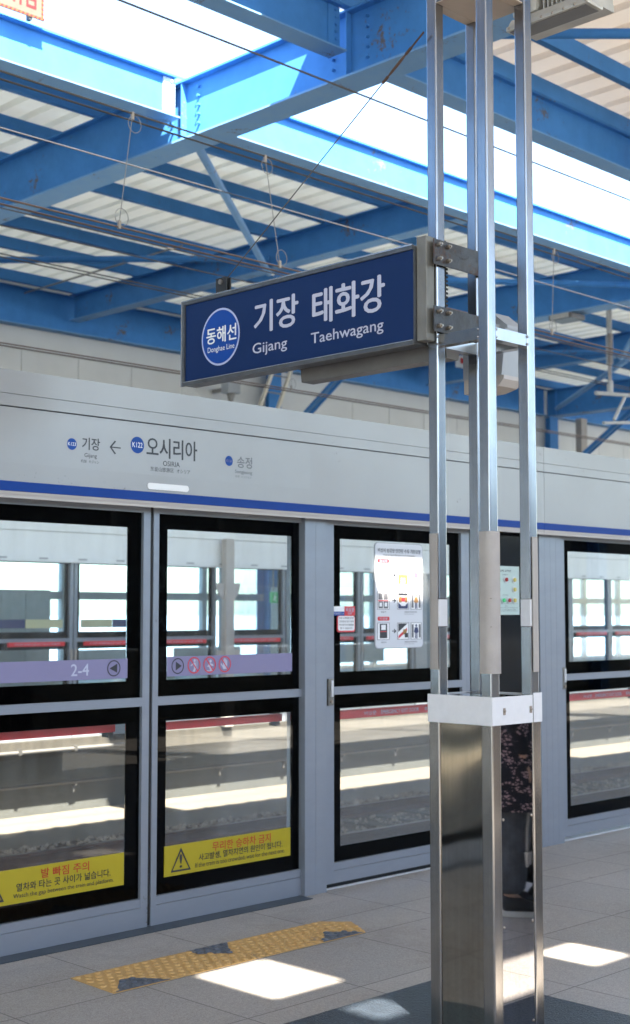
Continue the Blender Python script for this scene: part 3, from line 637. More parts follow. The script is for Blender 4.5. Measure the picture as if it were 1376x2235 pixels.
# ---- right sliding leaf
tR = leaf('sliding_door', 'right leaf of the sliding platform door with no-entry symbols and a yellow crowding warning', GD, 4.413, 5.60, stl=.036, str_=.07)
windows(tR, 4.449, 5.53, 4.52, 5.428, zu=1.25)
redbar(tR, 4.60, 5.455, .998, 5.72, .042)
b = MB().box(4.52, 5.43, LF+.004, Y0-.0005, 1.266, 1.369).build('guide_band', 'lilac', tR, 'lilac band with arrow and three prohibition symbols')
i_ = MB(); disc(i_, 4.590, 1.319, .042, 'Y', LF+.002, r0=.86); poly(i_, [(4.617, 1.319), (4.577, 1.342), (4.577, 1.296)], 'Y', LF+.002); i_.build('arrow_symbol', 'text_dark', b)
for j, cx_ in enumerate((4.702, 4.811, 4.919)):
    w_ = MB(); d = LF+.0024
    if j == 0:
        disc(w_, cx_+.004, 1.345, .008, 'Y', d, 12); poly(w_, [(cx_-.004, 1.334), (cx_+.012, 1.334), (cx_+.012, 1.300), (cx_+.006, 1.286), (cx_-.010, 1.286), (cx_, 1.305)], 'Y', d); poly(w_, [(cx_+.018, 1.352), (cx_+.022, 1.352), (cx_+.022, 1.286), (cx_+.018, 1.286)], 'Y', d)
        poly(w_, [(cx_-.024, 1.322), (cx_-.004, 1.332), (cx_-.004, 1.325), (cx_-.022, 1.314)], 'Y', d)
    elif j == 1:
        disc(w_, cx_+.006, 1.339, .008, 'Y', d, 12); poly(w_, [(cx_-.018, 1.31), (cx_, 1.328), (cx_+.014, 1.326), (cx_+.028, 1.318), (cx_+.026, 1.312), (cx_+.008, 1.316), (cx_+.016, 1.292), (cx_+.004, 1.29), (cx_-.004, 1.308)], 'Y', d); poly(w_, [(cx_-.024, 1.29), (cx_+.024, 1.29), (cx_+.024, 1.286), (cx_-.024, 1.286)], 'Y', d)
    else:
        poly(w_, [(cx_-.012, 1.294), (cx_+.014, 1.294), (cx_+.018, 1.324), (cx_-.012, 1.322)], 'Y', d)
        for q, hh in enumerate((1.344, 1.352, 1.350, 1.342)): poly(w_, [(cx_-.012+q*.008, 1.321), (cx_-.006+q*.008, 1.321), (cx_-.006+q*.0075, hh), (cx_-.011+q*.0075, hh)], 'Y', d)
        poly(w_, [(cx_-.012, 1.300), (cx_-.012, 1.312), (cx_-.026, 1.327), (cx_-.029, 1.322)], 'Y', d)
    w_.build('figure', 'text_white', b)
    r_ = MB(); disc(r_, cx_, 1.320, .044, 'Y', LF+.002, r0=.86); c_, s_ = math.cos(R(128)), math.sin(R(128)); n_ = (-s_*.003, c_*.003)
    poly(r_, [(cx_-c_*.038+n_[0], 1.32-s_*.038+n_[1]), (cx_+c_*.038+n_[0], 1.32+s_*.038+n_[1]), (cx_+c_*.038-n_[0], 1.32+s_*.038-n_[1]), (cx_-c_*.038-n_[0], 1.32-s_*.038-n_[1])], 'Y', LF+.0016)
    r_.build('prohibition_ring', 'red_print', b)
s = MB().box(4.512, 5.418, LF+.004, Y0-.0005, .234, .390).build('warning_sticker', 'yellow', tR, 'yellow sticker: too crowded, wait')
m_ = MB(); text(m_, '무리한 승하차 금지', 4.838, 5.264, .328, .376, 'Y', LF+.002, .015); m_.build('lettering', 'text_red', s)
m_ = MB(); text(m_, '사고발생, 열차지연의 원인이 됩니다.', 4.742, 5.354, .287, .325, 'Y', LF+.002, .015)
text(m_, 'If the train is too crowded, wait for the next one.', 4.720, 5.372, .252, .281, 'Y', LF+.002, 0)
tri(m_, 4.553, 4.689, .252, .374, LF+.002); m_.build('lettering', 'text_dark', s)
# rubber seal between the leaves
MB().box(4.3925, 4.4125, Y0-.012, Y0+.03, .01, 2.15).build('door_seal', 'rubber', None, 'black rubber seal in the gap between the two sliding leaves', 'seal')

# ---- posts
def post(x0, x1, lab, dz=0, ya=5.57, yb=5.72, g='grey posts of the platform doors'):
    t = thing('door_post', lab, 'post', ((x0+x1)/2, (ya+yb)/2, dz), g)
    n = max(2, int((x1-x0)/.06)); m_ = MB(); w_ = (x1-x0)/n
    m_.box(x0, x1, ya+.004, yb, dz, dz+2.152)
    for k in range(n): m_.box(x0+k*w_+.0006, x0+(k+1)*w_-.0006, ya, ya+.0035, dz+.001, dz+2.151)
    m_.build('post_body', 'alu', t)
    return t
post(5.49, 5.665, 'grey door post right of the sliding door, beside the emergency door handle')
post(7.765, 8.028, 'wide grey door post right of the tube column')
WR = [('비상문', .34, .42, .018), ('EMERGENCY EXIT DOOR', .45, .69, .018), ('非常門', .73, .81, .018)]
def emergency(x0, lab, withhandle=True):
    t = leaf('emergency_door', lab, GD, x0, x0+1.312, stl=.077, str_=.045, z0=.034)
    a = x0-5.68
    windows(t, 5.757+a, 6.947+a, 5.83+a, 6.856+a)
    wr = [('비상문', .30, .40, .024), ('EMERGENCY EXIT DOOR', .44, .77, .024), ('非常門', .82, .91, .024)]
    redbar(t, 5.80+a, 6.88+a, .988, 5.70, .052, wr, wplane=5.698)
    h = MB().bbox(5.695+a, 5.738+a, 5.582, 5.599, 1.06, 1.215, .004).build('handle_plate', 'galv', t)
    MB().bbox(5.708+a, 5.725+a, 5.57, 5.5815, 1.11, 1.205, .004).build('handle', 'alu_edge', h)
    k_ = MB(); k_.tube([(5.716+a, 5.572, 1.082), (5.716+a, 5.5815, 1.082)], .010, 14); k_.build('lock', 'bolt', h)
    return t
tE1 = emergency(5.68, 'emergency exit door with the instruction poster, between two posts behind the tube column')
tE2 = emergency(8.032, 'emergency exit door at the right edge of the picture, without a poster')
tE3 = emergency(9.42, 'emergency exit door beyond the right edge of the picture')
# black strip standing in for the shade in the gap below the emergency door
MB().box(5.68, 7.0, 5.635, 5.66, .001, .033).build('gap_shade', 'rubber', None, 'dark strip painted in as the shaded gap under the first emergency door', 'gap_shade')
# poster on emergency door
P0, P1, Q0, Q1 = 6.128, 6.578, 1.380, 2.030
po = rrect(MB(), P0, P1, Q0, Q1, .028, LF+.003, Y0-.001).build('instruction_poster', 'greyprint', tE1, 'white poster on how to open the door in an emergency')
rrect(MB(), P0+.005, P1-.005, Q0+.005, Q1-.005, .025, LF+.001, LF+.0029).build('poster_sheet', 'postersheet', po)
d = LF-.0004
def U(a): return P0+a*(P1-P0)
def V(b): return Q0+b*(Q1-Q0)
tx = MB(); text(tx, '비상시 승강장 안전문 수동 개방요령', U(.06), U(.94), V(.905), V(.945), 'Y', d, .012)
text(tx, 'How to open the door in an emergency', U(.17), U(.83), V(.872), V(.893), 'Y', d, 0)
text(tx, '승강장 측', U(.10), U(.22), V(.585), V(.594), 'Y', d, .01)
for b_ in (.588, .347, .062):
    text(tx, '출입문 측', U(.12), U(.22), V(b_-.01), V(b_+.004), 'Y', d, .02)
    text(tx, '손잡이를 잡고 좌우로 밀어 주세요', U(.60), U(.86), V(b_-.01), V(b_+.004), 'Y', d, .02)
    text(tx, 'Push the door open', U(.60), U(.80), V(b_-.028), V(b_-.018), 'Y', d, 0)
tx.build('lettering', 'text_dark', po)
rp = MB()
for b0, b1 in ((.807, .842), (.263, .30)):
    rrect(rp, U(.05), U(.29), V(b0), V(b1), .010, d, d+.0006)
rp.build('red_tag', 'red_print', po)
tg = MB(); text(tg, '출입문', U(.09), U(.25), V(.813), V(.836), 'Y', d-.0006, .03); text(tg, '비상문', U(.09), U(.25), V(.27), V(.293), 'Y', d-.0006, .03); tg.build('tag_lettering', 'text_white', po)
gp, dk, tn, pk, nv, rd, wh = MB(), MB(), MB(), MB(), MB(), MB(), MB()
def rr(mb, a0, a1, b0, b1, e=0): poly(mb, [(U(a0), V(b0)), (U(a1), V(b0)), (U(a1), V(b1)), (U(a0), V(b1))], 'Y', d-e)
for row, (b0, b1) in enumerate(((.61, .775), (.368, .535), (.082, .243))):
    for a0, a1 in ((.04, .29), (.45, .69), (.73, .96)): rr(gp, a0, a1, b0, b1)
    for a0, a1 in ((.05, .28), (.46, .68), (.74, .95)): rr(wh, a0, a1, b0+.004, b1-.004, .0003)
    h = b1-b0
    # door picture
    for q in (0, 1):
        if row < 2: rr(gp, .065+q*.105, .155+q*.105, b0+h*.55, b1-h*.08, .0006); rr(gp, .065+q*.105, .155+q*.105, b0+h*.06, b0+h*.45, .0006); rr(wh, .085+q*.105, .135+q*.105, b0+h*.16, b0+h*.38, .0009)
    if row == 1: rr(rd, .06, .27, b0+h*.46, b0+h*.52, .0009)
    if row == 2: rr(dk, .09, .24, b0+h*.1, b1-h*.06, .0006); rr(wh, .12, .21, b0+h*.58, b1-h*.12, .0009); rr(rd, .10, .23, b0+h*.47, b0+h*.51, .0009)
    # arrow
    rr(dk, .34, .41, b0+h*.48, b0+h*.53, .0003); poly(dk, [(U(.385), V(b0+h*.64)), (U(.43), V(b0+h*.505)), (U(.385), V(b0+h*.37)), (U(.375), V(b0+h*.42)), (U(.405), V(b0+h*.505)), (U(.375), V(b0+h*.59))], 'Y', d-.0006)
    # action picture
    if row == 0: rr(tn, .47, .67, b0+h*.35, b0+h*.55, .0006); rr(tn, .47, .53, b0+h*.02, b0+h*.5, .0009); rr(tn, .61, .67, b0+h*.02, b0+h*.5, .0009); rr(dk, .565, .572, b0+h*.1, b1-h*.05, .0012)
    if row == 1: rr(dk, .47, .67, b1-h*.22, b1-h*.06, .0006); rr(tn, .48, .54, b0+h*.4, b0+h*.72, .0006); rr(tn, .61, .66, b0+h*.4, b0+h*.72, .0006); rr(rd, .54, .61, b0+h*.45, b0+h*.7, .0006); poly(nv, [(U(.47), V(b0+h*.05)), (U(.47), V(b0+h*.4)), (U(.54), V(b0+h*.2)), (U(.61), V(b0+h*.2)), (U(.67), V(b0+h*.4)), (U(.67), V(b0+h*.05))], 'Y', d-.0006)
    if row == 2: poly(dk, [(U(.47), V(b0+h*.45)), (U(.47), V(b1-h*.05)), (U(.66), V(b1-h*.05))], 'Y', d-.0006); poly(rd, [(U(.47), V(b0+h*.05)), (U(.47), V(b0+h*.22)), (U(.65), V(b0+h*.7)), (U(.65), V(b0+h*.5))], 'Y', d-.0006); rr(tn, .57, .64, b0+h*.3, b0+h*.6, .0009); rr(dk, .60, .67, b0+h*.12, b0+h*.38, .0012)
    # person picture
    c_ = .845; who = (pk, tn, nv)[row]
    disc(who, U(c_), V(b0+h*.82), .009, 'Y', d-.0006, 12); poly(who, [(U(c_-.05), V(b0+h*.45)), (U(c_-.03), V(b0+h*.72)), (U(c_+.03), V(b0+h*.72)), (U(c_+.05), V(b0+h*.45)), (U(c_+.03), V(b0+h*.38)), (U(c_-.03), V(b0+h*.38))], 'Y', d-.0006)
    rr(nv, c_-.025, c_-.004, b0+h*.05, b0+h*.38, .0006); rr(nv, c_+.004, c_+.025, b0+h*.05, b0+h*.38, .0006)
    rr(gp, .75, .79, b0+h*.1, b1-h*.1, .0006); rr(gp, .90, .94, b0+h*.1, b1-h*.1, .0006)
for nm, mb, mm in (('picture_frame', gp, 'greydark'), ('picture_dark', dk, 'text_dark'), ('picture_tan', tn, 'tan'), ('picture_pink', pk, 'pink'), ('picture_navy', nv, 'navy'), ('picture_red', rd, 'red_print'), ('picture_white', wh, 'white')):
    mb.build(nm, mm, po)
# exit sticker
es = MB().box(5.862, 5.952, LF+.002, Y0-.001, 1.582, 1.637).build('exit_sticker', 'red_print', tE1, 'red and white emergency door sticker')
MB().box(5.759, 5.8615, LF+.003, Y0-.001, 1.606, 1.637).build('sticker_white_part', 'white', es); MB().box(5.759, 5.8615, LF+.003, Y0-.001, 1.582, 1.6055).build('sticker_blue_part', 'dot_blue', es)
rrect(MB(), 5.800, 5.952, 1.484, 1.582, .016, LF+.0025, Y0-.001).build('sticker_border', 'red_print', es)
rrect(MB(), 5.806, 5.946, 1.493, 1.580, .013, LF+.001, LF+.0024).build('sticker_sheet', 'white', es)
m_ = MB(); text(m_, '비상문', 5.872, 5.943, 1.604, 1.63, 'Y', LF+.0005, .03); text(m_, 'EXIT', 5.89, 5.925, 1.588, 1.600, 'Y', LF+.0005, .03); text(m_, '기장방면 2-4', 5.766, 5.855, 1.587, 1.601, 'Y', LF+.0015, .02); m_.build('lettering', 'text_white', es)
m_ = MB()
for k, s_ in enumerate(('비상 시 레버를 당기면', '안전문을 열고 밀어', '비상문으로 탈출을', '할 수 있습니다.')): text(m_, s_, 5.815+.008*(k == 3), 5.937-.008*(k == 3), 1.562-k*.020, 1.573-k*.020, 'Y', LF, .02)
m_.build('small_lettering', 'text_dark', es)
# ---- black control panel between emergency door and wide post
t = thing('control_bay', 'black glass bay with a lit operating panel behind the tube column', 'panel', (7.38, 5.66, 0))
MB().box(6.999, 7.764, 5.64, 5.68, .005, 2.15).build('black_panel', 'blackpanel', t)
MB().box(6.993, 7.03, 5.60, 5.639, .005, 2.15).build('jamb', 'alu', t)
c = MB().box(7.30, 7.612, 5.628, 5.6395, 1.585, 1.915).build('control_face', 'ctrlpanel', t)
m_ = MB(); text(m_, '승강장 조작반', 7.37, 7.52, 1.875, 1.890, 'Y', 5.627, .02); text(m_, '동작표시', 7.42, 7.48, 1.853, 1.860, 'Y', 5.627, .02); text(m_, '수동 제어', 7.42, 7.48, 1.715, 1.722, 'Y', 5.627, .02)
for z in (1.632, 1.660, 1.61): poly(m_, [(7.33, z), (7.59, z), (7.59, z+.0015), (7.33, z+.0015)], 'Y', 5.627)
text(m_, '비 고', 7.45, 7.48, 1.640, 1.648, 'Y', 5.627, .02); text(m_, '고장 시 역무실로 연락', 7.36, 7.57, 1.616, 1.624, 'Y', 5.627, .01)
m_.build('lettering', 'text_dark', c)
for j, (x, z, mm) in enumerate(((7.365, 1.823, 'ledg'), (7.455, 1.823, 'ledr'), (7.548, 1.823, 'ledy'), (7.365, 1.757, 'navy'), (7.548, 1.757, 'ledy'), (7.365, 1.683, 'rubber'), (7.425, 1.683, 'ledg'), (7.487, 1.683, 'ledr'), (7.548, 1.683, 'ledy'))):
    k = MB().tube([(x, 5.620, z), (x, 5.6275, z)], .021, 18).build('button_ring', 'alu_edge', c)
    if j == 6: mm = 'green'
    MB().tube([(x, 5.612, z), (x, 5.6195, z)], .014, 16).build('button', mm, k)

# ---- header above the doors
def header(x0, x1, lab, y=5.5, dz=0, s=1):
    t = thing('door_header', lab, 'header', ((x0+x1)/2, y+.2, 2.1+dz), 'header boxes above the platform doors')
    a, b = x0+.0015, x1-.0015
    MB().box(a, b, y+.012, y+.34, 2.156+dz, 2.735+dz).build('core', 'text_dark', t)
    MB().box(a, b, y+.004, y+.335, 2.1535+dz, 2.1558+dz).box(a, b, y+.004, y+.0115, 2.137+dz, 2.169+dz).build('bottom_lip', 'cream', t)
    MB().box(a, b, y-.0005, y+.0115, 2.1695+dz, 2.2155+dz).build('blue_stripe', 'bluestripe', t)
    MB().box(a, b, y, y+.0115, 2.216+dz, 2.564+dz).build('lower_panel', 'header', t)
    MB().box(a, b, y, y+.0115, 2.571+dz, 2.6275+dz).build('middle_panel', 'header', t)
    MB().box(a, b, y, y+.0115, 2.630+dz, 2.742+dz).build('top_panel', 'header', t)
    MB().box(a, b, y+.0118, y+.34, 2.7355+dz, 2.742+dz).build('cap', 'alu_edge', t)
    return t
header(-30, -1.0, 'pale grey door header behind the camera')
hd = header(-1.0, 7.737, 'long pale grey door header with the station names above the sliding door')
header(7.737, 16.4, 'pale grey door header right of the tube column, without names')
header(16.4, 30, 'pale grey door header far along the platform, outside the picture on the right')
hf = 5.4985
MB().box(-.9, 5.46, hf+.0007, hf+.0014, 2.303, 2.552).build('route_panel', 'header2', hd)
sp_ = rrect(MB(), 4.288, 4.560, 2.229, 2.262, .016, hf-.004, hf+.001).build('indicator_window', 'white', hd)
for x, z, r, s_, a0, a1, z0, z1, mm in ((3.823, 2.419, .0285, 'K123', 3.800, 3.846, 2.411, 2.428, 'white'), (4.222, 2.449, .0425, 'K122', 4.190, 4.254, 2.437, 2.463, 'white'), (4.842, 2.417, .0275, 'K121', 4.822, 4.862, 2.410, 2.424, 'lilac')):
    m_ = MB(); disc(m_, x, z, r, 'Y', hf); k = m_.build('route_dot', 'dot_blue', hd)
    m_ = MB(); text(m_, s_, a0, a1, z0, z1, 'Y', hf-.0008, .01); m_.build('lettering', mm, k)
m_ = MB()
text(m_, '기장', 3.883, 3.990, 2.399, 2.459, 'Y', hf, .02); text(m_, 'Gijang', 3.898, 3.972, 2.356, 2.382, 'Y', hf, .0)
text(m_, '机张', 3.876, 3.912, 2.334, 2.349, 'Y', hf, 0); text(m_, 'キジャン', 3.925, 3.985, 2.333, 2.348, 'Y', hf, 0)
poly(m_, [(4.052, 2.4215), (4.118, 2.4215), (4.118, 2.4275), (4.052, 2.4275)], 'Y', hf)
poly(m_, [(4.049, 2.4245), (4.080, 2.459), (4.088, 2.455), (4.060, 2.4245)], 'Y', hf-.0004); poly(m_, [(4.049, 2.4245), (4.080, 2.390), (4.088, 2.394), (4.060, 2.4245)], 'Y', hf-.0004)
text(m_, '오시리아', 4.281, 4.617, 2.396, 2.499, 'Y', hf, .02); text(m_, 'OSIRIA', 4.389, 4.500, 2.356, 2.382, 'Y', hf, .005)
text(m_, '东釜山旅游区', 4.307, 4.460, 2.324, 2.347, 'Y', hf, 0); text(m_, 'オシリア', 4.480, 4.570, 2.325, 2.345, 'Y', hf, 0)
m_.build('lettering', 'text_dark', hd)
m_ = MB(); text(m_, '송정', 4.900, 5.010, 2.386, 2.447, 'Y', hf, .02); text(m_, 'Songjeong', 4.886, 5.012, 2.349, 2.374, 'Y', hf, 0)
text(m_, '松亭', 4.888, 4.918, 2.331, 2.343, 'Y', hf, 0); text(m_, 'ソンジョン', 4.93, 5.006, 2.331, 2.343, 'Y', hf, 0)
m_.build('faded_lettering', 'text_grey', hd)

# ---- sliding doors & panels continuing out of the picture
post(1.80, 2.30, 'grey door post left of the sliding door, outside the picture')
for k, (x0, x1) in enumerate(((.45, 1.762), (-.90, .412))):
    t = leaf('emergency_door', 'emergency door left of the picture, %s from the sliding door' % ORD[k], GD, x0, x1); windows(t, x0+.045, x1-.045, x0+.13, x1-.13)
t = leaf('sliding_door', 'left outer door panel just outside the picture', GD, 2.31, 3.262); windows(t, 2.355, 3.217, 2.45, 3.12)
rrect(MB(), .90, 1.35, 1.38, 2.03, .028, LF+.001, Y0-.001).build('instruction_poster', 'white', None, 'white instruction poster on the emergency door left of the picture', 'poster')
post(9.35, 9.41, 'narrow grey post between the two emergency doors beyond the right edge')

# ---- opposite platform doors (we look at their track side)
OY, OZ = 13.45, .135
GO = 'platform doors of the opposite side'
def opp(x0, x1, bx0, bx1, lab, kind, stick=None):
    t = leaf('opposite_door', lab, GO, x0, x1, OZ, OY, back=0)
    windows(t, x0+.045, x1-.045, x0+.10, x1-.10, OZ, OY, zu=1.24)
    redbar(t, bx0, bx1, 1.235, OY-.075, .05, [('비상문 EMERGENCY EXIT 非常門', .1, .9, .02)], wplane=OY-.077)
    MB().bbox(x1-.035 if stick == 'L' else x0+.006, x1-.006 if stick == 'L' else x0+.035, OY-.055, OY-.041, 1.04, 1.17, .004).build('handle', 'guard', t)
    if stick:
        a, b = (x0+.10, x1-.10)
        mid = a+(b-a)*.42 if stick == 'L' else a+(b-a)*.52
        n0, n1, y0_, y1_ = (a, mid, mid+.005, b-.02) if stick == 'L' else (mid+.005, b, a+.02, mid)
        MB().box(n0, n1, OY-.004, OY-.0005, 1.42, 1.52).build('navy_band', 'navy', t); s_ = MB().box(y0_, y1_, OY-.004, OY-.0005, 1.42, 1.52).build('pale_band', 'paleband', t)
    return t
def oset(cx, tag_):
    opp(cx-1.13, cx-.008, cx-.90, cx-.14, 'left leaf of the opposite sliding door %s, seen through the glass' % tag_, 0, 'L')
    opp(cx+.008, cx+1.13, cx+.14, cx+.90, 'right leaf of the opposite sliding door %s, seen through the glass' % tag_, 0, 'R')
oset(9.38, 'behind the left window'); 
opp(10.57, 11.60, 10.66, 11.41, 'opposite emergency door left of the pale pole', 1)
opp(11.70, 12.84, 11.80, 12.72, 'opposite emergency door right of the pale pole', 1)
post(12.85, 12.97, 'thin pale post of the opposite doors right of the pale pole', OZ, OY-.06, OY+.08, 'posts of the opposite doors')
post(13.01, 13.18, 'wide pale post of the opposite doors right of the pale pole', OZ, OY-.06, OY+.08, 'posts of the opposite doors')
opp(13.2, 14.33, 13.32, 14.15, 'opposite emergency door behind the near one with the poster, left half', 1)
opp(14.35, 15.5, 14.45, 15.3, 'opposite emergency door behind the poster', 1)
post(15.52, 15.78, 'pale post of the opposite doors behind the tube column', OZ, OY-.06, OY+.08, 'posts of the opposite doors')
oset(17.0, 'behind the tube column')
post(18.14, 18.4, 'pale post of the opposite doors left of the rightmost window', OZ, OY-.06, OY+.08, 'posts of the opposite doors')
for k in range(4): opp(18.42+1.2*k, 19.6+1.2*k, 18.55+1.2*k, 19.45+1.2*k, 'opposite emergency door seen in the rightmost window, %s from the left' % ORD[k], 1)
oset(24.4, 'farthest right')
oset(6.9, 'left of the picture')
t = thing('opposite_header', 'pale header box above the opposite platform doors', 'header', (15, 13.6, 2.2))
MB().box(-30, 34, OY-.10, OY+.25, 2.18+OZ-.13, 2.54).build('header_box', 'white', t); MB().box(-30, 34, OY-.115, OY+.25, 2.545, 2.80).build('header_cap', 'white', t)
m_ = MB()
for k in range(40): m_.box(5+.55*k, 5.12+.55*k, OY-.103, OY-.1005, 2.215, 2.235)
m_.build('vent_slot', 'greyprint', t)
# pale pole with half round brackets
t = thing('pale_pole', 'pale pole with half round clamp plates in front of the opposite doors', 'pole', (11.66, 13.30, .14))
MB().bbox(11.585, 11.735, 13.20, 13.30, .14, 2.55, .02).build('pole', 'cream', t)
for z in (1.98, 1.12):
    pts = [(11.66+.20*math.cos(R(k)), z+.24*math.sin(R(k))) for k in range(180, 361, 12)]
    MB().prism(pts, 1, 13.235, 13.26).build('clamp_plate', 'cream', t)
# equipment behind opposite doors
t = thing('green_exit_sign', 'small green emergency exit sign with running figure on the opposite platform', 'sign', (13.3, 14.6, 1.7))
MB().bbox(13.66, 13.78, 14.55, 14.60, 1.74, 1.90, .006).build('sign_box', 'green', t)
m_ = MB(); disc(m_, 13.72, 1.868, .012, 'Y', 14.548, 12); poly(m_, [(13.695, 1.805), (13.705, 1.85), (13.73, 1.85), (13.75, 1.82), (13.73, 1.81), (13.745, 1.76), (13.725, 1.76), (13.71, 1.795), (13.68, 1.765), (13.675, 1.78)], 'Y', 14.548); m_.build('running_figure', 'white', t)
MB().tube([(13.71, 14.575, 1.92), (13.71, 14.575, 2.9), (13.71, 17.3, 2.9)], .012, 6).build('hanger', 'wiregrey', t)
for k, (x, yy, wd, hh, mm) in enumerate(((10.0, 15.6, .8, 1.9, 'speaker'), (15.4, 15.7, 1.0, 2.0, 'wallframe'), (19.5, 15.8, .9, 1.8, 'speaker'))):
    t = thing('platform_cabinet', 'grey equipment cabinet on the opposite platform, %s from the left' % ORD[k], 'cabinet', (x, yy, .14), 'cabinets on the opposite platform')
    MB().bbox(x-wd/2, x+wd/2, yy-.2, yy+.2, .2, hh, .01).build('cabinet_body', mm, t)
    MB().bbox(x-wd/2+.04, x-.004, yy-.215, yy-.2005, .25, hh-.05, .004).bbox(x+.004, x+wd/2-.04, yy-.215, yy-.2005, .25, hh-.05, .004).build('cabinet_door', 'wallframe', t)
    MB().box(x-wd/2+.02, x+wd/2-.02, yy-.18, yy+.18, .14, .1995).build('plinth', 'rubber', t)
for k, x in enumerate((8.7, 12.3, 14.3, 17.8)):
    t = thing('platform_bench', 'grey bench on the opposite platform, %s from the left' % ORD[k], 'bench', (x, 16.5, .14), 'benches on the opposite platform')
    MB().bbox(x-.7, x+.7, 16.3, 16.7, .56, .60, .01).build('seat', 'wallframe', t)
    MB().bbox(x-.7, x+.7, 16.72, 16.75, .72, 1.05, .01).build('backrest', 'wallframe', t)
    for sx in (-.6, .6): MB().box(x+sx-.02, x+sx+.02, 16.32, 16.70, .14, .559).build('leg', 'wiregrey', t)

# ------------------------------------------------------------------ floor details
t = thing('tactile_strip', 'yellow tactile strip with raised dots and worn grey patches in front of the sliding door', 'tactile paving', (4.35, 4.9, 0))
def inpoly(x, y, P):
    c = False; n = len(P)
    for i in range(n):
        x1, y1 = P[i]; x2, y2 = P[i-1]
        if (y1 > y) != (y2 > y) and x < (x2-x1)*(y-y1)/(y2-y1)+x1: c = not c
    return c
strip = [(3.555, 5.07), (3.545, 4.742), (5.10, 4.742), (5.215, 4.95), (5.10, 5.07)]
worn = [[(3.56, 4.745), (3.682, 4.882), (3.737, 4.88), (3.85, 4.742)], [(4.21, 5.068), (4.465, 5.068), (4.335, 4.90), (4.22, 4.99)], [(4.80, 4.742), (5.085, 4.742), (4.956, 4.888)]]
xb = [3.875, 4.205, 4.535, 4.865]
MB().prism([(3.555, 5.07), (3.545, 4.742), (3.8735, 4.742), (3.8735, 5.07)], 2, .0005, .004).build('tactile_tile', 'tactile', t)
for p, q in zip(xb, xb[1:]): MB().box(p+.0015, q-.0015, 4.742, 5.07, .0005, .004).build('tactile_tile', 'tactile', t)
MB().prism([(4.8665, 5.07), (4.8665, 4.742), (5.10, 4.742), (5.215, 4.95), (5.10, 5.07)], 2, .0005, .004).build('tactile_tile', 'tactile', t)
for P in worn: MB().prism(P, 2, .0045, .0062).build('worn_patch', 'tactile_worn', t)
yb, wb = MB(), MB(); sx = .0525
for i in range(33):
    for j in range(7):
        x = 3.575+i*sx+(sx/2 if j % 2 else 0); y = 4.768+j*.046
        if not inpoly(x, y, strip) or not inpoly(x+.02, y+.01, strip): continue
        b_ = wb if any(inpoly(x, y, P) for P in worn) else yb; z = .006 if b_ is wb else .004
        n = 12; r1, r2, h = .018, .012, .0055
        vs = [(x+r1*math.cos(2*math.pi*k/n), y+r1*math.sin(2*math.pi*k/n), z) for k in range(n)]+[(x+r2*math.cos(2*math.pi*k/n), y+r2*math.sin(2*math.pi*k/n), z+h) for k in range(n)]
        b_.add(vs, [(k, (k+1) % n, n+(k+1) % n, n+k) for k in range(n)]+[tuple(range(n, 2*n))])
yb.build('dot', 'tactile', t); wb.build('worn_dot', 'tactile_worn', t)
MB().bbox(3.70, 4.775, 2.83, 3.905, .0008, .014, .004).build('rubber_mat', 'mat_rubber', None, 'dark blue grey rubber mat around the foot of the tube column', 'mat')
# low aluminium sill under the doors
MB().box(-1, 5.48, 5.495, 5.80, .0008, .004).build('door_sill', 'sill', None, 'flat metal sill under the sliding door', 'sill')
MB().box(5.70, 9.6, 5.605, 5.617, .0008, .010).build('sill_strip', 'alu_edge', None, 'narrow bright metal strip on the floor under the emergency door', 'sill')

# ------------------------------------------------------------------ tube column
X0, X1, Yn, Yf = 4.07, 4.37, 3.14, 3.44; TW = .05; ZJ = 1.284
col = thing('tube_column', 'square column of four stainless steel tubes with a steel clad base, front right', 'column', (4.22, 3.29, 0))
def rtube(mb, x0, x1, y0, y1, z0, z1, r=.006):
    pts = []
    for cx_, cy_, s_ in ((x1-r, y0+r, -90), (x1-r, y1-r, 0), (x0+r, y1-r, 90), (x0+r, y0+r, 180)):
        for k in range(4): an = R(s_+30*k); pts.append((cx_+r*math.cos(an), cy_+r*math.sin(an)))
    n = len(pts); vs = [(p[0], p[1], z0) for p in pts]+[(p[0], p[1], z1) for p in pts]
    mb.add(vs, [(i, (i+1) % n, (i+1) % n+n, i+n) for i in range(n)], False); mb.add(vs[:n], [tuple(range(n))]); mb.add(vs[n:], [tuple(range(n))]); return mb
cor = ((X0, Yn), (X0, Yf-TW), (X1-TW, Yn), (X1-TW, Yf-TW))
for x, y in cor:
    rtube(MB(), x, x+TW, y, y+TW, ZJ+.001, 4.6).build('tube_post', 'steel', col)
    rtube(MB(), x-.004 if x == X0 else x, x+TW+(.004 if x != X0 else 0), y-.004 if y == Yn else y, y+TW+(.004 if y != Yn else 0), .016, ZJ).build('clad_post', 'steel_low', col)
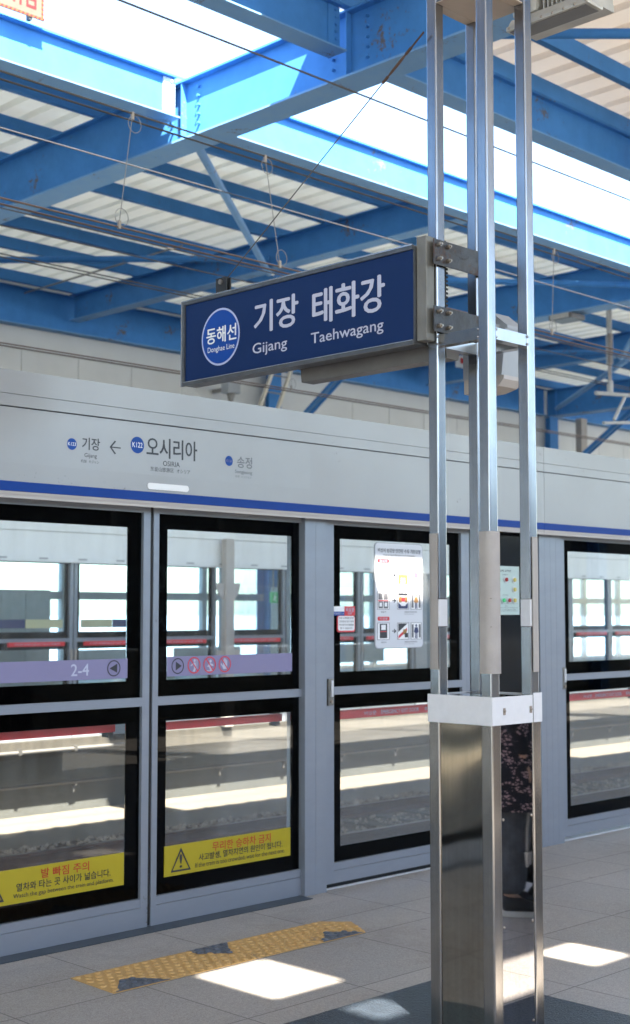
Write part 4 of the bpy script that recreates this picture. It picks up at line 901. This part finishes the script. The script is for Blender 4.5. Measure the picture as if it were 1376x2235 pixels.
# ring rails and top plate
z0, z1 = 2.642, 2.688
r_ = MB(); r_.box(X0+.004, X0+TW-.004, Yn+TW, Yf-TW, z0, z1).box(X1-TW+.004, X1-.004, Yn+TW, Yf-TW, z0, z1).box(X0+TW, X1-TW, Yn+.004, Yn+TW-.004, z0, z1).box(X0+TW, X1-TW, Yf-TW+.004, Yf-.004, z0, z1)
r_.build('ring_rail', 'steel_low', col)
wl = MB()
for (x, y) in ((X0, Yn+TW), (X0+TW, Yn), (X1-TW, Yn), (X0, Yf-TW)):
    for zz in (z0+.008, z1-.008): wl.sphere((x+.002, y+.002, zz), .0052, 8, 6)
wl.build('weld_bead', 'steel', col)
MB().box(X0+.006, X1-.006, Yn+TW+.002, Yf-TW-.002, 4.03, 4.034).box(X0+TW+.002, X1-TW-.002, Yn+.006, Yn+TW, 4.03, 4.034).box(X0+TW+.002, X1-TW-.002, Yf-TW, Yf-.006, 4.03, 4.034).build('top_plate', 'beigeplate', col)
# base cladding panels recessed between the posts
MB().box(X0+.003, X0+.006, Yn+TW+.0005, Yf-TW-.0005, .016, ZJ-.002).build('side_panel', 'mirror', col)
MB().box(X0+TW+.0005, X1-TW-.0005, Yn+.001, Yn+.004, .016, ZJ-.002).build('front_panel', 'mirror2', col)
MB().box(X1-.006, X1-.003, Yn+TW+.0005, Yf-TW-.0005, .016, ZJ-.002).box(X0+TW+.0005, X1-TW-.0005, Yf-.006, Yf-.003, .016, ZJ-.002).build('rear_panel', 'mirror', col)
MB().box(X0+.008, X1-.008, Yn+.008, Yf-.008, ZJ-.006, ZJ-.0025).build('cap_plate', 'mirror2', col)
for z in (.065, .435, .83):
    for x in (X0+TW+.012, X1-TW-.012):
        MB().sphere((x, Yn+.0008, z), .006, 10, 6, (1, .7, 1)).build('panel_screw', 'bolt', col)
# white band and white tape collars
o = .0065
bb = MB(); za, zb = 1.180, 1.286
bb.box(X0-o, X0-o+.002, Yn-o, Yf+o, za, zb); bb.box(X0-o+.0021, X1-TW-.004, Yn-o, Yn-o+.002, za, zb-.001); bb.box(X1-TW+.002, X1+o, Yn-o, Yn-o+.002, za, zb+.006)
bb.box(X1+o-.002, X1+o, Yn-o+.0021, Yf+o, za, zb); bb.box(X0-o+.0021, X1+o-.0021, Yf+o-.002, Yf+o, za, zb)
bb.build('white_band', 'tape', col)
for x in (X0+TW+.016, X1-TW-.018):
    k = MB().box(x-.007, x+.007, Yn-o-.002, Yn-o-.0003, 1.217, 1.243).build('band_clip', 'bolt', col); MB().sphere((x, Yn-o-.002, 1.232), .0065, 10, 6).build('clip_screw', 'bolt', k)
for x, y in cor:
    if (x, y) == (X1-TW, Yf-TW): continue
    tp = MB(); e = .0012; x0_, x1_, y0_, y1_ = x-e, x+TW+e, y-e, y+TW+e
    rtube(tp, x0_, x1_, y0_, y1_, 1.547, 1.651, .0065); tp.build('white_tape', 'tape', col)
    gp_ = MB()
    for z in (1.5455, 1.6515): rtube(gp_, x0_-.0004, x1_+.0004, y0_-.0004, y1_+.0004, z, z+.0018, .0065)
    gp_.build('tape_edge', 'rail', col)
# corner guards (quarter round beige profiles)
for (x, y, s1, s2, zt, zbm) in ((X0, Yn, -1, -1, 1.905, 1.372), (X0, Yf, -1, 1, 1.907, 1.381), (X1, Yn, 1, -1, 1.893, 1.372)):
    pts = []; r = .030; cx_, cy_ = x-s1*.023, y-s2*.023
    n_ = 9
    outer = [(cx_+s1*r*1.05*math.cos(R(90*k/(n_-1))), cy_+s2*r*1.05*math.sin(R(90*k/(n_-1)))) for k in range(n_)]
    inner = [(cx_+s1*(r-.003)*math.cos(R(90*k/(n_-1)))*1.02, cy_+s2*(r-.003)*math.sin(R(90*k/(n_-1)))*1.02) for k in range(n_)]
    outer = [(cx_+s1*.0315, cy_-s2*.024)]+outer+[(cx_-s1*.024, cy_+s2*.0315)]; inner = [(cx_+s1*.0275, cy_-s2*.024)]+inner+[(cx_-s1*.024, cy_+s2*.0275)]
    g_ = MB(); n_ = len(outer)
    vs = [(p[0], p[1], z) for z in (zbm, zt) for p in outer+inner]
    fs = []
    for i in range(n_-1):
        fs += [(i, i+1, i+1+2*n_, i+2*n_), (n_+i, n_+i+1, 3*n_+i+1, 3*n_+i), (i, i+1, n_+i+1, n_+i), (2*n_+i, 2*n_+i+1, 3*n_+i+1, 3*n_+i)]
    fs += [(0, n_, 3*n_, 2*n_), (n_-1, 2*n_-1, 4*n_-1, 3*n_-1)]
    g_.add(vs, fs); g_.build('corner_guard', 'guard', col)
# brackets holding the sign
PY = 3.380
for zz0, zz1, taper in ((2.962, 3.063, 0), (2.695, 2.797, 0)):
    k = MB().bbox(4.033, 4.352, PY-.006, PY, zz0, zz1, .0015).build('bracket_plate', 'rustplate', col)
    for x in (4.056, 4.112, 4.335):
        for z in (zz0+.022, zz1-.022):
            MB().tube([(x, PY-.022, z), (x, PY-.0065, z)], .009, 6).tube([(x, PY-.030, z), (x, PY-.0225, z)], .005, 8).build('bolt', 'bolt', k)
# sticker remnants
MB().box(X0+.062, X0+.079, 0, .001, 0, .001)
# black wiring duct behind the left posts
t = thing('ribbed_duct', 'black ribbed cable duct between the rear tubes beside the rusty brackets', 'duct', (4.2, 3.46, 2.7))
m_ = MB().box(4.13, 4.20, 3.452, 3.49, 2.66, 3.10)
for k in range(26): m_.box(4.125, 4.205, 3.446, 3.4515, 2.665+.0165*k, 2.673+.0165*k)
m_.build('duct', 'rubber', t)
MB().tube([(4.165, 3.47, 3.095), (4.165, 3.47, 3.125)], .03, 12).build('duct_end', 'lampgrey', t)

# ------------------------------------------------------------------ station name sign
SX = 4.0
sg = thing('station_name_sign', 'long navy blue station name sign hanging from the tube column, white Korean lettering', 'sign', (4.04, 4.15, 2.65))
ya, yb_ = 3.455, 4.876; za, zb = 2.648, 3.047; fr = .020
MB().box(SX+.006, SX+.085, ya, yb_-.003, za+.004, zb-.004).build('sign_box', 'dkframe', sg)
MB().box(SX+.0035, SX+.0055, ya+.004, yb_-fr-.001, za+fr, zb-fr).build('sign_face', 'signblue', sg)
f_ = MB(); f_.box(SX-.004, SX+.0055, ya, yb_, za, za+fr-.001).box(SX-.004, SX+.0055, ya, yb_, zb-fr+.001, zb).box(SX-.004, SX+.0055, yb_-fr+.001, yb_, za+fr, zb-fr)
f_.build('frame', 'dkframe', sg)
e_ = MB(); e_.box(SX-.0065, SX-.0042, ya, yb_+.002, zb-.004, zb+.002).box(SX-.0065, SX-.0042, yb_-.001, yb_+.003, za-.002, zb-.0045).box(SX-.0065, SX-.0042, ya, yb_-fr, za+fr-.004, za+fr-.001)
e_.build('bright_edge', 'brightedge', sg)
sd = SX+.0030
m_ = MB(); disc(m_, 4.6085, 2.846, .131, 'X', sd, 48); m_.build('line_ring', 'signring', sg)
m_ = MB(); disc(m_, 4.6085, 2.846, .122, 'X', sd-.0006, 48); m_.build('line_disc', 'signdisc', sg)
m_ = MB(); text(m_, '동해선', 4.704, 4.499, 2.820, 2.893, 'X', sd-.0014, .03); text(m_, 'Donghae Line', 4.695, 4.512, 2.774, 2.806, 'X', sd-.0014, .01)
m_.build('line_lettering', 'white', sg)
m_ = MB(); text(m_, '기장', 4.383, 4.105, 2.825, 2.962, 'X', sd, .035); text(m_, '태화강', 4.018, 3.608, 2.811, 2.956, 'X', sd, .035)
text(m_, 'Gijang', 4.392, 4.173, 2.722, 2.782, 'X', sd, .012); text(m_, 'Taehwagang', 4.027, 3.615, 2.716, 2.776, 'X', sd, .012)
m_.build('lettering', 'text_white', sg)
MB().bbox(4.018, 4.068, 3.402, 3.452, 2.662, 3.078, .003).build('end_tube', 'galv', sg)
hk = MB().box(4.005, 4.012, 4.575, 4.645, 3.0475, 3.118).box(4.03, 4.037, 4.575, 4.645, 3.0475, 3.118).box(4.013, 4.029, 4.60, 4.62, 3.05, 3.075).build('hanger_lug', 'rubber', sg)
MB().tube([(3.998, 4.61, 3.098), (4.044, 4.61, 3.098)], .012, 10).build('hanger_pin', 'bolt', hk)
# sheet lamp below the sign
t = thing('under_sign_lamp', 'grey sheet metal lamp tray under the right half of the blue sign', 'lamp', (4.1, 3.75, 2.57))
pr = [(4.125, 2.664), (4.215, 2.664), (4.205, 2.604), (4.132, 2.604)]
MB().prism(pr, 1, 3.395, 4.215).build('tray', 'lampgrey', t)
MB().box(4.1235, 4.218, 3.40, 4.24, 2.6643, 2.668).build('tray_lid', 'rustplate', t)
# stay rope with turnbuckle
t = thing('stay_rope', 'thin wire stay rope with rusty turnbuckle from the sign up to the tube column', 'rope', (4.02, 4.61, 3.1))
A, B = Vector((4.02, 4.605, 3.10)), Vector((4.045, 3.43, 3.915)); q = lambda f: A+(B-A)*f
MB().tube([A, q(.82)], .0026, 6).build('rope', 'wire', t); MB().tube([q(.93), B], .004, 6).build('hook_rod', 'rail', t)
MB().tube([q(.84), q(.86), q(.90), q(.92)], [.003, .006, .006, .003], 8).tube([q(.815), q(.84)], .0065, 6).tube([q(.92), q(.945)], .0065, 6).build('turnbuckle', 'rail', t)

# ------------------------------------------------------------------ speaker and floodlight by the column
t = thing('wall_speaker', 'grey wedge shaped speaker box hanging behind the right side of the tube column', 'speaker', (4.6, 3.47, 2.5))
sp_ = [(3.60, 2.86), (3.50, 2.865), (3.455, 2.855), (3.40, 2.81), (3.375, 2.79), (3.372, 2.775), (3.60, 2.775)]
MB().prism(sp_, 0, 4.50, 4.62).build('top_cap', 'speaker', t)
MB().prism([(3.60, 2.774), (3.374, 2.774), (3.398, 2.583), (3.60, 2.583)], 0, 4.49, 4.63).build('speaker_body', 'speaker', t)
MB().prism([(3.60, 2.5825), (3.390, 2.5825), (3.392, 2.566), (3.42, 2.540), (3.48, 2.525), (3.60, 2.522)], 0, 4.495, 4.625).build('bottom_cap', 'cream', t)  # cream cap colours in the floor's warm light on the underside
MB().box(4.372, 4.489, 3.40, 3.44, 2.75, 2.79).build('arm', 'wiregrey', t)
t = thing('floodlight', 'finned grey floodlight with a flat glass underside at the top of the tube column', 'floodlight', (4.8, 3.3, 4.11))
MB().bbox(4.640, 4.755, 3.05, 3.47, 4.110, 4.132, .006).build('glass_frame', 'lampwarm', t)
MB().box(4.652, 4.743, 3.065, 3.455, 4.1065, 4.1095).build('lens', 'lampgrey', t)
MB().prism([(4.645, 4.1325), (4.85, 4.1325), (4.85, 4.165), (4.665, 4.165)], 1, 3.06, 3.46).build('body', 'lampwarm', t)
m_ = MB()
for k in range(11): m_.box(4.665, 4.86, 3.07+k*.0215, 3.076+k*.0215, 4.1655, 4.36)
m_.build('cooling_fin', 'lampwarm', t)
MB().bbox(4.655, 4.86, 3.32, 3.45, 4.1655, 4.33, .02).build('driver_box', 'lampwarm', t)
MB().box(4.37, 4.66, 3.32, 3.37, 4.335, 4.347).build('mounting_arm', 'lampgrey', t)
for k in range(8): MB().sphere((4.640, 3.06+.056*k, 4.121), .006, 8, 6).build('frame_screw', 'bolt', t)

# ------------------------------------------------------------------ danger board on the opening beam
t = thing('danger_board', 'weathered danger board with red Korean letters and hazard striped edge, top left corner', 'sign', (5.7, 9.3, 6.47))
MB().box(5.30, 6.137, 9.305, 9.312, 6.470, 6.95).build('board', 'signwarn', t)
m_, m2 = MB(), MB()
for k in range(21):
    a = 5.31+k*.0395
    for mm, o_ in ((m_, 0), (m2, .0195)):
        poly(mm, [(a+o_, 6.474), (a+o_+.0195, 6.474), (a+o_+.029, 6.494), (a+o_+.0095, 6.494)], 'Y', 9.303)
for k in range(11):
    z = 6.50+k*.0395
    for mm, o_ in ((m_, 0), (m2, .0195)): poly(mm, [(6.112, z+o_), (6.132, z+o_-.009), (6.132, z+o_+.0105), (6.112, z+o_+.0195)], 'Y', 9.303)
m_.build('orange_stripe', 'orange', t); m2.build('red_stripe', 'orange_red', t)
m_ = MB(); text(m_, '위험', 5.80, 6.06, 6.545, 6.80, 'Y', 9.303, .02)
poly(m_, [(5.50, 6.545), (5.75, 6.545), (5.73, 6.565), (5.52, 6.565)], 'Y', 9.303); poly(m_, [(5.50, 6.545), (5.625, 6.80), (5.625, 6.77), (5.52, 6.565)], 'Y', 9.303); poly(m_, [(5.75, 6.545), (5.625, 6.80), (5.625, 6.77), (5.73, 6.565)], 'Y', 9.303)
m_.build('lettering', 'dangerred', t)
MB().box(5.4, 5.43, 9.3125, 9.36, 6.451, 6.9).box(6.0, 6.03, 9.3125, 9.36, 6.451, 6.9).build('bracket', 'wire', t)

# ------------------------------------------------------------------ overhead wires
def catenary(y, lab, xs, zc, zm, tilt=0):
    t = thing('overhead_line', lab, 'overhead wire', (15, y, zc), 'overhead contact lines')
    for dy in (0, .11):
        MB().tube([(-34, y+dy, zc), (46, y+dy, zc)], .0075, 6).build('contact_wire', 'copper', t)
        MB().tube([(-34, y+dy, zm), (46, y+dy, zm)], .0075, 6).build('messenger_wire', 'wire', t)
    for x0, x1 in xs:
        d_ = MB(); d_.tube([(x0, y, zm-.01), (x1, y, zc+.02)], .0032, 5)
        for x, z, s in ((x0, zm, -1), (x1, zc, 1)):
            d_.tube([(x+.02+.055*math.cos(R(a)), y, z+s*.07+.06*math.sin(R(a))) for a in range(0, 361, 30)], .0028, 5, cap=False)
        w_ = d_.build('dropper', 'wiregrey', t)
        MB().bbox(x0-.010, x0+.010, y-.010, y+.010, zm-.045, zm+.010, .003).build('dropper_clamp', 'guard', w_); MB().bbox(x1-.010, x1+.010, y-.010, y+.010, zc-.012, zc+.045, .003).build('dropper_clamp', 'guard', w_)
    return t
catenary(7.2, 'double overhead wires of the near track with short droppers, crossing the left half', [(5.46, 5.36), (6.68, 6.83), (10.33, 10.28), (13.6, 13.6), (2.6, 2.6), (16.9, 16.9)], 4.155, 4.955)
catenary(11.6, 'double overhead wires of the far track, passing in front of the grey panel wall', [(14.6, 14.6), (11.2, 11.2), (19.2, 19.2), (22.5, 22.5)], 4.262, 5.154)
def wire(a, b, r, lab, m='wire'):
    MB().tube([a, b], r, 6).build('overhead_wire', m, None, lab, 'wire', 'single overhead wires')
wire((-34, 7.2, 5.69), (46, 7.2, 5.72), .009, 'dark single wire crossing the white roof openings at the top')
wire((-34, 9.0, 5.27), (46, 9.0, 5.42), .006, 'brown grey single wire passing under the first big beam junction', 'wire')
wire((-34, 10.4, 5.18), (46, 10.4, 5.22), .007, 'thin single wire low over the far track, upper of two', 'wire')
wire((-34, 11.0, 5.22), (46, 11.0, 5.26), .007, 'thin single wire low over the far track, lower of two', 'wire')
# cantilever support of the far track
t = thing('catenary_support', 'grey catenary support with ribbed insulator and side arms hanging at the right edge', 'catenary support', (18.1, 11.6, 5.0))
MB().tube([(18.1, 11.6, 6.45), (18.1, 11.6, 5.95)], .045, 10).build('drop_post', 'seat', t)
m_ = MB().tube([(18.1, 11.6, 5.95), (18.1, 11.6, 5.2)], .03, 10)
for k in range(16): m_.tube([(18.1, 11.6, 5.93-.03*k), (18.1, 11.6, 5.915-.03*k)], [.062, .045], 12)
m_.build('insulator', 'insul', t)
MB().tube([(17.7, 11.6, 4.965), (19.2, 11.6, 5.08)], .032, 8).tube([(18.1, 11.6, 5.2), (18.1, 11.6, 5.0)], .05, 8).tube([(18.55, 11.6, 5.04), (18.2, 11.6, 4.60)], .026, 8).tube([(17.9, 11.6, 4.52), (19.2, 11.6, 4.66)], .026, 8).build('cantilever_arm', 'seat', t)
# hung box on beam at right (px 1240,690)
t = thing('beam_junction_box', 'grey bracket block clamped under the second deep beam, right of the tube column', 'bracket', (16.2, 11.1, 5.7))
MB().bbox(15.98, 16.32, 10.85, 11.25, 5.765, 5.845, .02).build('block', 'lampgrey', t)
MB().box(15.95, 15.979, 10.9, 11.2, 5.775, 5.835).build('cover', 'lampwarm', t)
# ladder rails and lamp at the first far column
t = thing('cable_ladder', 'pair of ladder rails with rungs, sunlight painted in as pale colour, leaning by the first far column', 'ladder', (15.5, 16.6, 0))
for (x0, x1) in ((15.25, 15.66), (15.66, 16.06)): MB().bar((x0-.32, 16.6, 4.2), (x1+.05-.07*0, 16.6, 5.95), .055, .05).build('rail', 'rail_sunlit', t)
for k in range(5):
    f = k/5; z = 4.4+1.5*f; x = 14.98+.72*f
    MB().tube([(x, 16.6, z), (x+.40, 16.6, z)], .012, 6).build('rung', 'wiregrey', t)
t = thing('wall_lamp', 'small grey lamp box with pipe on the panel wall left of the first far column', 'lamp', (14.9, 16.9, 5))
MB().bbox(14.78, 15.05, 16.8, 17.0, 5.24, 5.42, .02).build('lamp_box', 'speaker', t); MB().tube([(14.92, 16.9, 5.24), (14.92, 16.9, 5.12)], [.08, .04], 12).tube([(14.92, 16.9, 5.12), (14.92, 16.9, 3.0)], .02, 8).build('stem', 'wiregrey', t)
MB().box(14.9, 14.95, 17.0, 17.37, 5.3, 5.36).build('wall_arm', 'wiregrey', t)
MB().bbox(24.75, 24.98, 16.6, 16.75, 3.0, 5.8, .01).build('guard_pole', 'guard', None, 'brown pole beside the far right blue column', 'pole')
t = thing('hanging_sign', 'small pale sign with red mark hanging far away, seen between the column tubes', 'sign', (19.9, 16, 6.2))
MB().bbox(19.76, 20.14, 15.98, 16.03, 6.20, 6.46, .01).build('board', 'white', t); MB().box(19.85, 20.05, 15.972, 15.979, 6.28, 6.38).build('red_mark', 'red_print', t); MB().box(19.9, 19.93, 16.0, 16.02, 6.46, 6.65).build('hanger', 'wire', t)

# ------------------------------------------------------------------ the person whose reflection shows in the column panel
def skin(name, verts, edges, radii, m, parent, root=0, sub=2):
    me = bpy.data.meshes.new(name); me.from_pydata(verts, edges, []); o = bpy.data.objects.new(name, me); C.objects.link(o)
    o.modifiers.new('s', 'SKIN')
    sv = me.skin_vertices[0].data
    for i, r in enumerate(radii): sv[i].radius = r if isinstance(r, tuple) else (r, r); sv[i].use_root = (i == root)
    s = o.modifiers.new('d', 'SUBSURF'); s.levels = sub; s.render_levels = sub
    bpy.context.view_layer.update()
    nm = bpy.data.meshes.new_from_object(o.evaluated_get(bpy.context.evaluated_depsgraph_get()))
    bpy.data.objects.remove(o)
    for p in nm.polygons: p.use_smooth = True
    nm.materials.clear(); nm.materials.append(M[m]); nm.name = name
    o = bpy.data.objects.new(name, nm); C.objects.link(o); o.parent = parent; return o
pe = thing('person', 'person in black floral tunic, dark jeans and black sneakers, mirrored in the steel column', 'person', (6.02, 1.75, 0))
pe.rotation_euler = (0, 0, R(50))
# local frame: +X is forward, Y left
V_ = [(0,0,.92), (0,0,1.08), (0,0,1.25), (0,0,1.38), (0,0,1.45), (.012,0,1.53), (.02,0,1.60)]
Rr = [(.15,.115), (.125,.10), (.15,.105), (.12,.085), (.05,.05), (.065,.07), (.06,.068)]
E_ = [(0,1), (1,2), (2,3), (3,4), (4,5), (5,6)]
def chain(start, pts, rad):
    p = start
    for q_, r_ in zip(pts, rad): V_.append(q_); Rr.append(r_); E_.append((p, len(V_)-1)); p = len(V_)-1
for s in (1, -1):
    chain(0, [(0, s*.095, .84), (.01, s*.10, .50), (-.01, s*.105, .10), (.06, s*.11, .045)], [(.085,.085), (.058,.058), (.038,.038), (.035,.03)])
    chain(3, [(0, s*.17, 1.35), (-.015, s*.215, 1.08), (.05 if s > 0 else .12, s*.20, .86 if s > 0 else .92), (.07 if s > 0 else .17, s*.195, .82 if s > 0 else .91)], [.05, .038, .026, .024])
    wx, wz = (.07, .82) if s > 0 else (.17, .91)
body = skin('body', V_, E_, Rr, 'skin', pe)
for s in (1, -1):       # hands: palm with four fingers and thumb
    wx, wz = (.07, .82) if s > 0 else (.17, .91); dx, dz = (.25, -.97) if s > 0 else (.9, -.2)
    wy = s*.195
    P = lambda f, l, u=0: (wx+dx*f+u*dz*-1, wy+l, wz+dz*f+u*dx)
    hv = [P(0, 0), P(.035, 0), P(.07, 0)]; he = [(0, 1), (1, 2)]; hr = [(.022, .014), (.036, .013), (.034, .012)]
    for k, (l, ln) in enumerate(((-.027, .065), (-.009, .075), (.009, .07), (.026, .055))):
        b0 = len(hv); hv += [P(.075, l), P(.075+ln*.5, l*1.1, -.008), P(.075+ln, l*1.1, -.025)]; hr += [.009, .0085, .007]; he += [(2, b0), (b0, b0+1), (b0+1, b0+2)]
    b0 = len(hv); hv += [P(.03, -s*.036), P(.065, -s*.058, -.01)]; hr += [.011, .009]; he += [(1, b0), (b0, b0+1)]
    skin('hand', hv, he, hr, 'skin', pe, 0, 1)
def lathe(name, prof, m, parent, n=28, sy=1.0, fold=0.0):   # elliptical loft: (z, rx, ry)
    vs = []; fs = []
    for z, rx, ry in prof:
        for k in range(n):
            a = 2*math.pi*k/n; f = 1+fold*math.sin(7*a)*max(0, (1.1-z)); vs.append((rx*f*math.cos(a), ry*f*math.sin(a), z))
    for i in range(len(prof)-1):
        for k in range(n): fs.append((i*n+k, i*n+(k+1) % n, (i+1)*n+(k+1) % n, (i+1)*n+k))
    me = bpy.data.meshes.new(name); me.from_pydata(vs, [], fs); me.materials.append(M[m])
    for p in me.polygons: p.use_smooth = True
    o = bpy.data.objects.new(name, me); C.objects.link(o); o.parent = parent; return o
lathe('tunic', [(.56, .21, .27), (.60, .205, .265), (.75, .185, .245), (.92, .165, .215), (1.08, .14, .185), (1.25, .155, .205), (1.36, .125, .215), (1.42, .085, .13), (1.45, .07, .075)], 'floral', pe, fold=.10)
for s in (1, -1):
    fw_ = (.065, .195, .845) if s > 0 else (.15, -.195, .915)
    v = [(0, s*.19, 1.36), (-.012, s*.225, 1.2), (-.01, s*.235, 1.08), (.03, s*.22, .98), fw_]
    skin('sleeve', v, [(0, 1), (1, 2), (2, 3), (3, 4)], [.07, .065, .058, .052, .044], 'floral', pe, 0, 1)
    v = [(0, s*.10, .86), (.012, s*.105, .52), (-.005, s*.11, .30), (-.01, s*.11, .10)]
    skin('trouser_leg', v, [(0, 1), (1, 2), (2, 3)], [.15, .125, .105, .092], 'jeans', pe, 0, 1)
    v = [(-.06, s*.115, .055), (0, s*.115, .065), (.08, s*.115, .048), (.15, s*.12, .038)]
    sh = skin('shoe', v, [(0, 1), (1, 2), (2, 3)], [(.045,.05), (.048,.055), (.048,.035), (.042,.026)], 'sneaker', pe, 0, 2)
    pts = [(.05+.135*math.cos(R(a))*(1 if math.cos(R(a)) > 0 else .95), s*.117+.048*math.sin(R(a)), 0) for a in range(0, 360, 20)]
    m_ = MB(); m_.prism([(p[0], p[1]) for p in pts], 2, .002, .03)
    me = bpy.data.meshes.new('sole'); me.from_pydata(m_.v, [], m_.f); me.materials.append(M['sole']); o = bpy.data.objects.new('sole', me); C.objects.link(o); o.parent = sh
# head details
hm = MB(); hm.sphere((.015, 0, 1.575), .1, 24, 16, (.93, .78, 1.14))
for s in (1, -1): hm.sphere((.02, s*.078, 1.57), .022, 8, 6, (.6, .4, 1.2))
hm.add([(.105, 0, 1.60), (.105, .014, 1.555), (.105, -.014, 1.555), (.128, 0, 1.558)], [(0, 1, 3), (0, 3, 2), (1, 2, 3)], True)
def loc_build(mb, name, m, parent):
    me = bpy.data.meshes.new(name); me.from_pydata([tuple(v) for v in mb.v], [], mb.f); me.polygons.foreach_set('use_smooth', mb.sm)
    me.materials.append(M[m]); o = bpy.data.objects.new(name, me); C.objects.link(o); o.parent = parent; return o
loc_build(hm, 'head', 'skin', pe)
m_ = MB()
for s in (1, -1): m_.sphere((.1, s*.032, 1.585), .010, 8, 6, (.6, 1.2, .6))
loc_build(m_, 'eye', 'rubber', pe); m_ = MB(); m_.sphere((.104, 0, 1.525), .02, 10, 6, (.4, 1.1, .35)); loc_build(m_, 'mouth', 'text_red', pe)
m_ = MB(); m_.sphere((-.012, 0, 1.60), .112, 24, 16, (.93, .86, 1.08)); m_.sphere((-.06, 0, 1.50), .09, 16, 10, (.7, .95, 1.3)); loc_build(m_, 'hair', 'hair', pe)
# key strap held by the person and wheeled bag beside
t = thing('key_lanyard', 'cream cord with two keys hanging from the hand of the person', 'keys', (0, 0, 0))
hx = pe.matrix_basis @ Vector((.075, .20, .80))
t.location = hx
MB().tube([hx+Vector((0, 0, 0)), hx+Vector((.02, .01, -.15)), hx+Vector((.005, 0, -.33)), hx+Vector((0, 0, -.45))], .006, 6).build('cord', 'cream', t)
MB().tube([hx+Vector((0, 0, -.45)), hx+Vector((0, 0, -.53))], [.018, .008], 8).tube([hx+Vector((.02, 0, -.45)), hx+Vector((.025, 0, -.52))], [.016, .007], 8).build('key', 'brightedge', t)
bx_ = Vector((6.36, 1.68, 0))
t = thing('wheeled_bag', 'black wheeled travel bag standing beside the person', 'bag', bx_)
MB().bbox(bx_.x-.18, bx_.x+.18, bx_.y-.11, bx_.y+.11, .12, .62, .04).build('bag_body', 'bag', t)
for sx_ in (-.15, .15):
    for sy in (-.09, .09): MB().tube([(bx_.x+sx_, bx_.y+sy-.015, .055), (bx_.x+sx_, bx_.y+sy+.015, .055)], .054, 18).box(bx_.x+sx_-.012, bx_.x+sx_+.012, bx_.y+sy-.01, bx_.y+sy+.01, .06, .121).build('wheel', 'rubber', t)
MB().tube([(bx_.x-.1, bx_.y, .62), (bx_.x-.1, bx_.y, .98), (bx_.x+.1, bx_.y, .98), (bx_.x+.1, bx_.y, .62)], .01, 8).build('handle', 'wiregrey', t)

bpy.context.view_layer.update()
